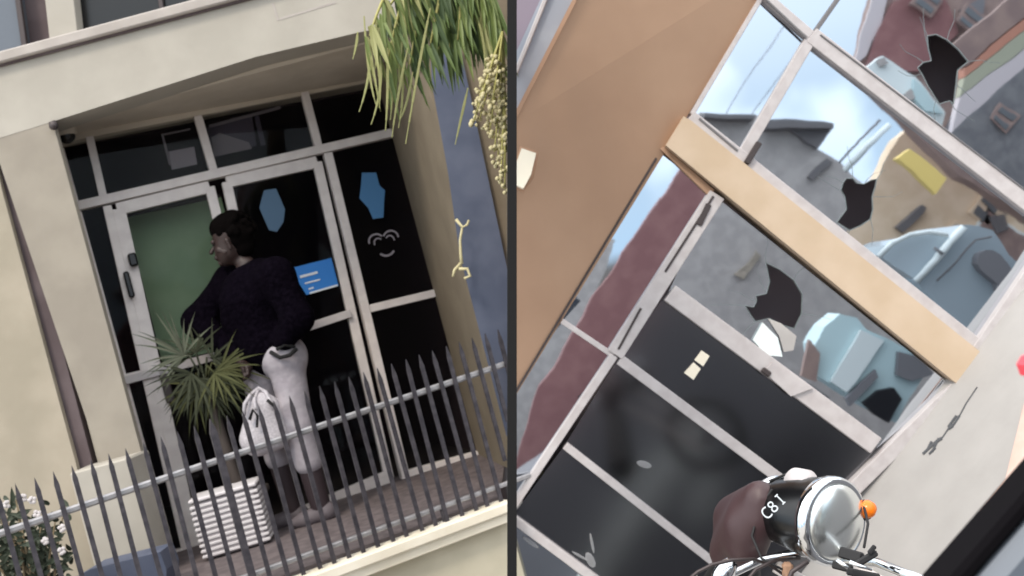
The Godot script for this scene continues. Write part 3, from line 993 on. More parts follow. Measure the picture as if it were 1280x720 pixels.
func palm():
	var p := thing("palm_tree", "palm with long drooping yellow green fronds over the right end of the lintel", "palm", WORLD, Vector3(0.134, 4.159, -4.600))
	var crown := Vector3(0.108, 4.113, -4.600)
	var r := RandomNumberGenerator.new()
	r.seed = 11
	var st := mb()
	tube(st, [crown + Vector3(.05, .5, -.1), crown + Vector3(.02, .2, 0), crown], .07, .09, 12)
	obj("crown_stub", st, M.bark, p)
	# fronds: a rib that arches out and down with hanging leaflets
	var ribs := [
		[Vector3(-0.073, 4.076, -4.500), Vector3(-0.199, 3.908, -4.400), Vector3(-0.296, 3.747, -4.400), "pale"], [Vector3(-0.024, 4.079, -4.550), Vector3(-0.141, 3.886, -4.500), Vector3(-0.247, 3.672, -4.500), "mid"],
		[Vector3(0.007, 4.016, -4.600), Vector3(-0.082, 3.827, -4.600), Vector3(-0.175, 3.639, -4.600), "dark"], [Vector3(0.090, 3.994, -4.600), Vector3(0.015, 3.858, -4.550), Vector3(-0.066, 3.687, -4.550), "dark"],
		[Vector3(0.165, 4.009, -4.600), Vector3(0.114, 3.846, -4.600), Vector3(0.050, 3.685, -4.600), "mid"], [Vector3(0.217, 4.011, -4.650), Vector3(0.196, 3.866, -4.650), Vector3(0.170, 3.715, -4.650), "pale"],
		[Vector3(0.015, 4.008, -4.700), Vector3(-0.094, 3.957, -4.750), Vector3(-0.199, 3.825, -4.750), "dark"], [Vector3(0.131, 3.992, -4.750), Vector3(0.048, 3.882, -4.800), Vector3(-0.032, 3.792, -4.800), "dark"],
		[Vector3(0.186, 3.999, -4.700), Vector3(0.154, 3.858, -4.750), Vector3(0.113, 3.704, -4.750), "dark"], [Vector3(0.231, 3.991, -4.600), Vector3(0.242, 3.847, -4.600), Vector3(0.226, 3.709, -4.600), "mid"], [Vector3(-0.000, 4.053, -4.600), Vector3(-0.110, 3.976, -4.600), Vector3(-0.234, 3.868, -4.600), "dark"], [Vector3(0.112, 4.019, -4.700), Vector3(0.078, 3.865, -4.700), Vector3(0.008, 3.684, -4.700), "dark"]]
	for q in ribs:
		st = mb()
		var rib := [crown, q[0], q[1], q[2]]
		var path := []
		for i in 13:
			var t := i / 12.0
			var a: Vector3 = rib[0].lerp(rib[1], t)
			var b: Vector3 = rib[1].lerp(rib[2], t)
			var c: Vector3 = rib[2].lerp(rib[3], t)
			path.append(a.lerp(b, t).lerp(b.lerp(c, t), t))
		tube(st, path, .012, .004, 6)
		var fr := obj("frond", st, M.stalk, p)
		for tone in 2:
			st = mb()
			for i in range(4, 13):
				for s in [-1, 1]:
					for rep in 2:
						var down := Vector3(.1 * s + r.randf_range(-.16, .12), -1.0, r.randf_range(-.25, .25)).normalized()
						var ln := r.randf_range(.12, .26) * (1.35 if r.randf() < .14 else 1.0)
						if q[3] == "dark": ln *= .85
						if (r.randf() < .5) == (tone == 0):
							blade(st, path[i] + Vector3(r.randf_range(-.02, .02), 0, r.randf_range(-.02, .02)), down, ln, r.randf_range(.006, .012), .15, r.randf_range(-.05, .05))
			var kinds: Array = {"pale": [M.leaf, M.leaf_pale], "mid": [M.leaf, M.leaf_mid], "dark": [M.leaf_dark, M.leaf_mid]}[q[3]]
			obj("leaflets", st, kinds[tone], fr).set_meta("kind", "stuff")
	# long single strips that hang lower than the rest
	for q in [[Vector3(-0.339, 3.776, -4.400), Vector3(-0.387, 3.673, -4.400)], [Vector3(-0.297, 3.731, -4.400), Vector3(-0.329, 3.587, -4.400), Vector3(-0.418, 3.458, -4.400)], [Vector3(-0.276, 3.657, -4.400), Vector3(-0.294, 3.526, -4.400), Vector3(-0.384, 3.395, -4.400)],
		[Vector3(-0.239, 3.681, -4.400), Vector3(-0.275, 3.521, -4.400), Vector3(-0.334, 3.354, -4.400)], [Vector3(-0.159, 3.671, -4.450), Vector3(-0.240, 3.522, -4.450), Vector3(-0.319, 3.330, -4.450)], [Vector3(-0.026, 3.807, -4.450), Vector3(-0.119, 3.626, -4.450), Vector3(-0.271, 3.290, -4.450)],
		[Vector3(0.040, 3.476, -4.600), Vector3(-0.010, 3.383, -4.600), Vector3(-0.076, 3.255, -4.600)], [Vector3(0.028, 3.762, -4.600), Vector3(-0.040, 3.667, -4.600), Vector3(-0.049, 3.662, -4.600)], [Vector3(-0.159, 3.752, -4.500), Vector3(-0.232, 3.598, -4.500), Vector3(-0.234, 3.537, -4.500)], [Vector3(-0.258, 3.788, -4.400), Vector3(-0.276, 3.671, -4.400), Vector3(-0.314, 3.606, -4.400)],
		[Vector3(-0.217, 3.733, -4.500), Vector3(-0.247, 3.568, -4.500), Vector3(-0.310, 3.411, -4.500)], [Vector3(-0.297, 3.832, -4.400), Vector3(-0.309, 3.700, -4.400), Vector3(-0.349, 3.575, -4.400), Vector3(-0.343, 3.472, -4.400)], [Vector3(-0.202, 3.660, -4.500), Vector3(-0.210, 3.523, -4.500), Vector3(-0.286, 3.370, -4.500)], [Vector3(-0.290, 3.695, -4.400), Vector3(-0.288, 3.576, -4.400), Vector3(-0.334, 3.452, -4.400)],
		[Vector3(0.187, 3.720, -4.600), Vector3(0.193, 3.612, -4.600), Vector3(0.144, 3.483, -4.600)], [Vector3(0.156, 3.763, -4.600), Vector3(0.164, 3.634, -4.600), Vector3(0.127, 3.523, -4.600)], [Vector3(-0.167, 3.581, -4.500), Vector3(-0.221, 3.457, -4.500), Vector3(-0.271, 3.401, -4.500)]]:
		st = mb()
		var path := []
		var m0: Vector3 = q[q.size() / 2] if q.size() > 2 else q[0].lerp(q[1], .5) + Vector3(.012, .01, 0)
		for i in 9:
			var u := i / 8.0
			path.append(q[0].lerp(m0, u).lerp(m0.lerp(q[-1], u), u))
		for i in 8:
			bar(st, path[i], path[i + 1], [.006, .009, .011, .011, .01, .009, .007, .004][i], .003, Vector3(.1, 0, 1), .001)
		obj("hanging_strip", st, M.leaf_pale, p)
	# flower cluster of pale beads
	var fc := thing("palm_flower_cluster", "pale yellow beaded palm flower cluster hanging beside the tan wall", "flower cluster", WORLD, Vector3(0.158, 3.424, -4.500))
	st = mb()
	var roots := Vector3(0.239, 3.646, -4.500)
	var strands := []
	for k in 15:
		var e: Vector3 = [Vector3(0.057, 3.382, -4.500), Vector3(0.054, 3.321, -4.500), Vector3(0.025, 3.307, -4.450), Vector3(0.100, 3.412, -4.500), Vector3(0.078, 3.255, -4.500), Vector3(0.076, 3.169, -4.500), Vector3(0.073, 3.052, -4.500), Vector3(0.098, 3.094, -4.500), Vector3(0.124, 3.295, -4.500), Vector3(0.129, 3.224, -4.500), Vector3(0.117, 3.357, -4.450), Vector3(0.157, 3.355, -4.500), Vector3(0.078, 3.009, -4.500), Vector3(0.071, 3.282, -4.550), Vector3(0.077, 3.123, -4.550)][k]
		var mid: Vector3 = roots.lerp(e, .5) + Vector3(.02, .03, r.randf_range(-.04, .04))
		var path := []
		for i in 9:
			var t := i / 8.0
			path.append(roots.lerp(mid, t).lerp(mid.lerp(e, t), t))
		strands.append(path)
		tube(st, path, .006, .003, 5)
	obj("stalk", st, M.stalk, fc)
	st = mb()
	for path in strands:
		for i in range(4, 9):
			for rep in 4:
				var pt: Vector3 = path[i] + Vector3(r.randf_range(-.018, .012), r.randf_range(-.02, .02), r.randf_range(-.02, .02))
				ball(st, Transform3D(Basis(), pt), Vector3.ONE * r.randf_range(.007, .0125), 6)
	var beads := obj("bead", st, M.bead, fc)
	beads.set_meta("kind", "stuff")
	# withered stem that clings to the pilaster
	var w := thing("withered_stem", "curled yellow withered stem hanging against the blue pilaster", "stem", WORLD, Vector3(-0.242, 2.706, -5.400))
	st = mb()
	tube(st, [Vector3(-0.186, 3.014, -5.500), Vector3(-0.165, 2.966, -5.500), Vector3(-0.138, 2.972, -5.500), Vector3(-0.123, 2.993, -5.500)], .008, .006, 6)
	tube(st, [Vector3(-0.165, 2.966, -5.500), Vector3(-0.193, 2.906, -5.500), Vector3(-0.209, 2.834, -5.500), Vector3(-0.217, 2.785, -5.500)], .006, .009, 6)
	tube(st, [Vector3(-0.215, 2.793, -5.500), Vector3(-0.260, 2.763, -5.480), Vector3(-0.277, 2.733, -5.480)], .009, .007, 6)
	tube(st, [Vector3(-0.235, 2.764, -5.480), Vector3(-0.195, 2.753, -5.470), Vector3(-0.189, 2.714, -5.470), Vector3(-0.223, 2.710, -5.470)], .009, .007, 6)
	obj("curl", st, M.bead, w)

func shrub():
	var s := thing("flowering_shrub", "dark leafed shrub with small white blossoms behind the left end of the railing", "shrub", WORLD, Vector3(-2.6, 1.6, -5.1))
	var r := RandomNumberGenerator.new()
	r.seed = 21
	var st := mb()
	var lv := mb()
	var c := Vector3(-2.501, 2.037, -5.000)
	for k in 18:
		var e := c + Vector3(r.randf_range(-.28, .2), r.randf_range(-.1, .24), r.randf_range(-.15, .15))
		var f := c + Vector3(r.randf_range(-.06, .06), -.3, 0)
		tube(st, [f, f.lerp(e, .5) + Vector3(0, .03, 0), e], .008, .003, 5)
		for j in 26:
			var p := f.lerp(e, r.randf_range(.35, 1.0)) + Vector3(r.randf_range(-.06, .06), r.randf_range(-.06, .06), r.randf_range(-.06, .06))
			blade(lv, p, Vector3(r.randf_range(-1, 1), r.randf_range(-.3, 1), r.randf_range(-1, 1)).normalized(), r.randf_range(.04, .075), .011, .3)
	obj("branches", st, M.bark, s)
	obj("foliage", lv, M.shrub_leaf, s).set_meta("kind", "stuff")
	for q in [Vector3(-2.396, 2.253, -4.900), Vector3(-2.336, 2.236, -4.850), Vector3(-2.331, 2.171, -4.850), Vector3(-2.328, 2.043, -4.850), Vector3(-2.240, 2.079, -4.850), Vector3(-2.478, 2.244, -4.900), Vector3(-2.266, 1.981, -4.850)]:
		st = mb()
		for k in 5:
			var a := TAU * k / 5 + r.randf()
			ball(st, Transform3D(Basis(), q + Vector3(cos(a) * .011, sin(a) * .011, r.randf_range(0, .01))), Vector3(.011, .009, .005), 8)
		obj("blossom", st, M.blossom, s)

func partition():
	# black partition between the two places, seen edge on
	var t := deg_to_rad(-15)
	var w := thing("partition_wall", "narrow black upright partition between the two shop fronts", "partition", Transform3D(Basis(Vector3(0, 0, 1), t), Vector3(0, CAM_Y, 0)), Vector3(0, -1.6, -4.1))
	var st := mb()
	cbox(st, Transform3D(Basis(), Vector3(0, 0, -4.1)), Vector3(.0313, 3.2, 1.2), .002)
	obj("board", st, M.black, w)

# ---------------------------------------------------------------- right-hand place
func street_setting():
	# the pavement falls away from the front, so does the road beyond it
	var lie := Transform3D(Basis(Vector3(1, 0, 0), Vector3(0, -.33, 1), Vector3(0, -1, 0)), Vector3.ZERO)
	var st := mb()
	prism(st, PackedVector2Array([Vector2(-2.0, -.3), Vector2(4.0, -.3), Vector2(4.0, 2.4), Vector2(-2.0, 2.4)]), 2.06, 2.2, lie)
	struct("pavement", st, M.pave, STREET)
	st = mb()
	prism(st, PackedVector2Array([Vector2(1.137, 0.442), Vector2(0.725, 0.773), Vector2(0.330, 0.734), Vector2(0.236, 0.717), Vector2(0.258, 0.677), Vector2(0.640, 0.687)]), 2.054, 2.06, lie)
	struct("painted_kerb_line", st, M.kerb_red, STREET)
	st = mb()
	var ck := [Vector2(0.985, 0.206), Vector2(0.885, 0.213), Vector2(0.816, 0.227), Vector2(0.759, 0.231), Vector2(0.734, 0.219), Vector2(0.677, 0.223), Vector2(0.645, 0.205), Vector2(0.562, 0.184)]
	var on := func(p: Vector2, up: float): return Vector3(p.x, -2.06 - .33 * p.y + up, p.y)
	for i in ck.size() - 1:
		bar(st, on.call(ck[i], .002), on.call(ck[i + 1], .002), [.004, .005, .012, .022, .005, .018, .016][i], .008, Vector3(0, 1, .33).normalized(), .001)
	for q in [[Vector2(0.810, 0.210), Vector2(0.741, 0.212)], [Vector2(0.670, 0.206), Vector2(0.595, 0.226)], [Vector2(0.639, 0.180), Vector2(0.594, 0.191)], [Vector2(0.620, 0.227), Vector2(0.577, 0.219)]]:
		bar(st, on.call(q[0], .0025), on.call(q[1], .0025), .012, .008, Vector3(0, 1, .33).normalized(), .001)
	struct("pavement_crack", st, M.crack, STREET)
	st = mb() # roadway, lower, falling away behind
	quad(st, Vector3(-14, -3.1, 2.4), Vector3(14, -3.1, 2.4), Vector3(14, -24, 34), Vector3(-14, -24, 34))
	struct("roadway", st, M.r_road, STREET)

func mullion(st_called: String, a: Vector2, b: Vector2, w: float, z0: float, z1: float, m: Material, parent: Node3D):
	var st := mb()
	flat(st, a, b, w, z0, z1)
	return obj(st_called, st, m, parent)

func shop_front():
	var b := thing("shop_building", "leaning tan shop front with white framed mirrored windows either side of a cream pillar", "building", STREET, Vector3(.5, -2.06, 0))
	# soffit rises forward from the glass to a fascia
	var st := mb()
	var g0 := Vector2(2.223, -0.098)
	var g1 := Vector2(-0.441, -0.346)
	var t0 := Vector2(1.531, 0.616)
	var t1 := Vector2(0.632, 0.460)
	quad(st, v3(g0, .0), v3(g1, .0), v3(t1, .4), v3(t0, .4))
	quad(st, v3(g0, -.1), v3(g1, -.1), v3(g1, .0), v3(g0, .0))
	obj("soffit", st, M.tan_low, b)
	st = mb()
	prism(st, PackedVector2Array([t0, t1, t1 + Vector2(.0, .02), t0 + Vector2(.0, .02)]), .2, .42)
	obj("fascia", st, M.tan, b)
	st = mb()
	prism(st, PackedVector2Array([Vector2(1.561, 0.629), Vector2(0.632, 0.460), Vector2(0.905, 0.664), Vector2(1.530, 0.799)]), .1, .3)
	obj("upper_band", st, M.pale_blue, b)
	st = mb()
	flat(st, Vector2(1.454, 0.771), Vector2(0.824, 0.604), .02, .25, .33)
	obj("upper_trim", st, M.alu_white, b)
	st = mb()
	prism(st, PackedVector2Array([Vector2(1.588, 0.830), Vector2(0.811, 0.593), Vector2(1.422, 1.051)]), 0.02, .1)
	obj("upper_window", st, M.mauve, b)
	# cream pillar between the bays
	st = mb()
	prism(st, PackedVector2Array([Vector2(1.215, -0.174), Vector2(1.220, -0.221), Vector2(1.161, -2.107), Vector2(0.961, -2.094), Vector2(1.043, -0.190)]), -.1, .07)
	obj("pillar", st, M.pillar, b)
	st = mb()
	prism(st, PackedVector2Array([Vector2(1.022, -0.175), Vector2(1.043, -0.190), Vector2(1.019, -0.526), Vector2(0.978, -0.526)]), -.08, .02)
	obj("pillar_edge", st, M.tan_low, b)
	# upper right bay
	var W: Material = M.alu_white
	mullion("jamb", Vector2(1.246, -0.201), Vector2(1.192, -2.094), .055, -.04, .045, W, b)
	mullion("head_frame", Vector2(2.062, -0.116), Vector2(1.258, -0.203), .025, -.04, .03, W, b)
	mullion("transom", Vector2(1.938, -0.455), Vector2(1.236, -0.536), .055, -.04, .04, W, b)
	mullion("mullion", Vector2(1.968, -0.059), Vector2(1.942, -0.447), .045, -.04, .042, W, b)
	mullion("mullion", Vector2(1.942, -0.447), Vector2(1.917, -1.888), .085, -.04, .043, W, b)
	mullion("glazing_bar", Vector2(2.217, -0.445), Vector2(1.962, -0.453), .02, -.03, .03, M.r_eaves, b)
	mullion("gasket", Vector2(1.912, -0.434), Vector2(1.947, -0.126), .012, .042, .05, M.r_eaves, b)
	mullion("gasket", Vector2(1.967, -0.480), Vector2(1.960, -1.856), .008, .043, .05, M.r_eaves, b)
	mullion("gasket", Vector2(1.258, -0.244), Vector2(1.244, -0.499), .012, .045, .05, M.r_eaves, b)
	mullion("sill", Vector2(1.700, -2.062), Vector2(1.167, -2.088), .075, -.04, .05, W, b)
	mullion("catch", Vector2(1.341, -0.560), Vector2(1.217, -0.571), .03, .04, .07, M.alu_dark, b)
	# lower left bay
	mullion("transom", Vector2(1.006, -0.550), Vector2(0.043, -0.623), .085, -.04, .04, W, b)
	mullion("transom_groove", Vector2(0.987, -0.539), Vector2(0.532, -0.573), .012, .04, .046, M.alu_dark, b)
	mullion("transom_groove", Vector2(0.311, -0.585), Vector2(0.075, -0.619), .012, .04, .046, M.alu_dark, b)
	mullion("transom_groove", Vector2(0.940, -0.544), Vector2(0.825, -0.568), .03, .04, .05, M.alu_dark, b)
	mullion("transom", Vector2(0.037, -0.622), Vector2(-0.894, -0.671), .042, -.04, .038, W, b)
	mullion("mullion", Vector2(0.462, -0.657), Vector2(0.468, -1.962), .095, -.04, .042, W, b)
	mullion("mullion", Vector2(0.038, -0.657), Vector2(0.041, -1.965), .055, -.04, .036, W, b)
	mullion("mullion", Vector2(-0.480, -0.698), Vector2(-0.510, -1.994), .04, -.04, .034, W, b)
	mullion("mullion", Vector2(-0.937, -0.702), Vector2(-0.933, -1.416), .045, -.04, .034, W, b)
	mullion("clerestory_bar", Vector2(0.018, -0.304), Vector2(0.034, -0.619), .028, -.04, .03, W, b)
	mullion("clerestory_bar", Vector2(0.973, -0.192), Vector2(-0.425, -0.334), .012, -.02, .02, M.alu_dark, b)
	mullion("sill", Vector2(0.950, -2.112), Vector2(-0.138, -1.945), .075, -.04, .05, W, b)
	st = mb()
	prism(st, PackedVector2Array([Vector2(0.426, -1.277), Vector2(0.490, -1.280), Vector2(0.508, -1.523), Vector2(0.409, -1.459)]), .042, .06)
	obj("lock_plate", st, M.alu_white, b)
	st = mb()
	cbox(st, Transform3D(Basis(), v3(Vector2(0.431, -1.284), .06)), Vector3(.03, .05, .03), .006)
	obj("lock_lever", st, M.alu_dark, b)
	# panes, each its own; three of them have jagged holes that open on the dark shop
	var panes := [
		[PackedVector2Array([Vector2(2.018, -0.098), Vector2(1.937, -0.440), Vector2(1.240, -0.534), Vector2(1.238, -0.218)]), PackedVector2Array(), M.mirror],
		[PackedVector2Array([Vector2(1.937, -0.440), Vector2(1.931, -1.878), Vector2(1.667, -2.086), Vector2(1.174, -2.098), Vector2(1.240, -0.534)]), PackedVector2Array([Vector2(1.449, -1.032), Vector2(1.475, -1.032), Vector2(1.495, -1.059), Vector2(1.488, -1.090), Vector2(1.506, -1.122), Vector2(1.545, -1.139), Vector2(1.565, -1.159), Vector2(1.528, -1.177), Vector2(1.479, -1.194), Vector2(1.429, -1.236), Vector2(1.382, -1.256), Vector2(1.326, -1.236), Vector2(1.272, -1.205), Vector2(1.266, -1.128), Vector2(1.348, -1.128), Vector2(1.395, -1.082), Vector2(1.409, -1.046)]), M.mirror],
		[PackedVector2Array([Vector2(1.980, -0.102), Vector2(2.604, -0.401), Vector2(1.976, -0.452), Vector2(1.937, -0.440)]), PackedVector2Array(), M.mirror],
		[PackedVector2Array([Vector2(1.976, -0.452), Vector2(2.604, -0.401), Vector2(3.119, -1.089), Vector2(1.940, -1.973)]), PackedVector2Array([Vector2(2.306, -0.926), Vector2(2.340, -0.957), Vector2(2.351, -1.020), Vector2(2.346, -1.095), Vector2(2.327, -1.172), Vector2(2.259, -1.156), Vector2(2.195, -1.194), Vector2(2.109, -1.243), Vector2(2.110, -1.217), Vector2(2.065, -1.184), Vector2(2.075, -1.156), Vector2(2.103, -1.084), Vector2(2.135, -1.019), Vector2(2.146, -0.985), Vector2(2.186, -0.991), Vector2(2.217, -1.019), Vector2(2.260, -0.966)]), M.mirror],
		[PackedVector2Array([Vector2(1.007, -0.196), Vector2(0.999, -0.540), Vector2(0.043, -0.617), Vector2(0.018, -0.304)]), PackedVector2Array(), M.mirror],
		[PackedVector2Array([Vector2(0.018, -0.304), Vector2(0.043, -0.617), Vector2(-0.891, -0.668), Vector2(-0.458, -0.344)]), PackedVector2Array(), M.mirror],
		[PackedVector2Array([Vector2(0.999, -0.540), Vector2(0.951, -2.101), Vector2(0.465, -1.985), Vector2(0.468, -0.652)]), PackedVector2Array([Vector2(0.883, -0.960), Vector2(0.898, -1.041), Vector2(0.897, -1.128), Vector2(0.865, -1.208), Vector2(0.784, -1.264), Vector2(0.700, -1.281), Vector2(0.677, -1.217), Vector2(0.666, -1.148), Vector2(0.609, -1.099), Vector2(0.625, -1.051), Vector2(0.643, -1.007), Vector2(0.663, -1.048), Vector2(0.699, -1.041), Vector2(0.716, -1.023), Vector2(0.758, -1.059), Vector2(0.817, -1.035)]), M.mirror],
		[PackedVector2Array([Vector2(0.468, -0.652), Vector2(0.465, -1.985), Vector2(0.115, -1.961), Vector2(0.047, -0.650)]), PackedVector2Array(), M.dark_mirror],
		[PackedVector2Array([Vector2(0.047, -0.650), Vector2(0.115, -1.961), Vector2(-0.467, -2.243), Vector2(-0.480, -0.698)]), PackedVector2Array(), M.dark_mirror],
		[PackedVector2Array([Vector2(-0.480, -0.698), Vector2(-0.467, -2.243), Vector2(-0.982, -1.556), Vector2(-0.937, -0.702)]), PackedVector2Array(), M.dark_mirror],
		[PackedVector2Array([Vector2(-0.950, -0.712), Vector2(-0.982, -1.556), Vector2(-1.375, -1.032)]), PackedVector2Array(), M.mirror]]
	for p in panes:
		st = mb()
		var outer: PackedVector2Array = p[0]
		var hole: PackedVector2Array = p[1]
		if hole.is_empty():
			prism(st, outer, -.006, 0)
		else:
			# cut along a line through the hole so that each half has no hole in it
			var mid := Vector2.ZERO
			for h in hole: mid += h / hole.size()
			for s in [1, -1]:
				var half := PackedVector2Array([mid + Vector2(-9, 0), mid + Vector2(9, 0), mid + Vector2(9, 9 * s), mid + Vector2(-9, 9 * s)])
				for piece in Geometry2D.intersect_polygons(outer, half):
					for rest in Geometry2D.clip_polygons(piece, hole):
						prism(st, rest, -.006, 0)
		var o := obj("pane", st, p[2], b)
		if not hole.is_empty():
			o.set_meta("label", "pane with a jagged dark hole")
			st = mb()
			var mid := Vector2.ZERO
			for h in hole: mid += h / hole.size()
			for k in hole.size():
				flat(st, hole[k], hole[(k + 1) % hole.size()], .005, -.008, .003, .001)
			for k in range(0, hole.size(), 2):
				var q: Vector2 = hole[k]
				var dq := (q - mid).normalized().rotated(rng.randf_range(-.3, .3))
				for seg in 3:
					var q2 := q + dq * rng.randf_range(.03, .07)
					flat(st, q, q2, .003 - .0008 * seg, .0004, .0016, .0003)
					q = q2
					dq = dq.rotated(rng.randf_range(-.5, .5))
			obj("broken_edge", st, M.shard_edge, o)
	st = mb() # unlit shop behind
	var room := PackedVector2Array([Vector2(1.410, 0.986), Vector2(3.021, -1.163), Vector2(1.744, -2.121), Vector2(-0.147, -2.055), Vector2(-1.046, -0.856)])
	for k in room.size():
		var q0: Vector2 = room[k]
		var q1: Vector2 = room[(k + 1) % room.size()]
		quad(st, v3(q0, -.008), v3(q1, -.008), v3(q1, -.5), v3(q0, -.5))
	prism(st, room, -.55, -.5)
	obj("shop_interior", st, M.shop_dim, b)
	for q in [[Vector2(-0.328, -1.050), Vector2(-0.305, -1.114), .03], [Vector2(-0.856, -1.123), Vector2(-0.889, -1.189), .035], [Vector2(-0.985, -0.815), Vector2(-0.982, -0.901), .02], [Vector2(-0.768, -1.077), Vector2(-0.830, -1.145), .012], [Vector2(-0.894, -1.059), Vector2(-0.883, -1.143), .012]]:  # pale spots painted on the panes for reflected points of light
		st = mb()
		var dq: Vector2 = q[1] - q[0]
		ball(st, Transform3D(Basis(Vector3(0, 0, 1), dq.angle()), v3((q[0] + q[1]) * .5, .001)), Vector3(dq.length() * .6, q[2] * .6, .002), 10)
		obj("painted_glint", st, M.painted_glint, b)
	# broken shard and paper on the glass
	var sh := thing("glass_shard", "white glass fragment wedged beside the hole in the middle window", "shard", STREET, Vector3(0.521, -1.238, 0.030))
	st = mb()
	prism(st, PackedVector2Array([Vector2(0.626, -1.127), Vector2(0.610, -1.235), Vector2(0.547, -1.313), Vector2(0.504, -1.243), Vector2(0.525, -1.141)]), .012, .022)
	obj("white_piece", st, M.r_white, sh)
	st = mb()
	prism(st, PackedVector2Array([Vector2(0.659, -1.137), Vector2(0.679, -1.204), Vector2(0.675, -1.308), Vector2(0.607, -1.339), Vector2(0.571, -1.305), Vector2(0.622, -1.237)]), .010, .018)
	obj("grey_piece", st, M.r_grey, sh)
	sh = thing("door_sticker", "two pale square labels side by side on the dark window", "sticker", STREET, Vector3(0.231, -1.003, 0.005))
	st = mb()
	for q in [[Vector2(0.326, -0.966), Vector2(0.328, -1.016), Vector2(0.266, -1.022), Vector2(0.265, -0.966)], [Vector2(0.253, -0.970), Vector2(0.248, -1.019), Vector2(0.181, -1.024), Vector2(0.181, -0.963)]]:
		var s2 := mb()
		prism(s2, PackedVector2Array(q), .004, .008)
		obj("label", s2, M.paper if q[0].x < 0 else M.lamp_white, sh)
	# light on the soffit
	var l := thing("soffit_light", "small white light fitting on the tan soffit beside the partition", "light fitting", STREET, Vector3(0.487, 0.290, 0.450))
	st = mb()
	prism(st, PackedVector2Array([Vector2(0.547, 0.354), Vector2(0.569, 0.287), Vector2(0.478, 0.247), Vector2(0.402, 0.236), Vector2(0.394, 0.272), Vector2(0.475, 0.333)]), .42, .5)
	obj("diffuser", st, M.lamp_white, l)
	st = mb()
	prism(st, PackedVector2Array([Vector2(0.559, 0.372), Vector2(0.589, 0.282), Vector2(0.477, 0.230), Vector2(0.393, 0.229), Vector2(0.383, 0.268), Vector2(0.485, 0.345)]), .40, .43)
	obj("back_plate", st, M.tan, l)

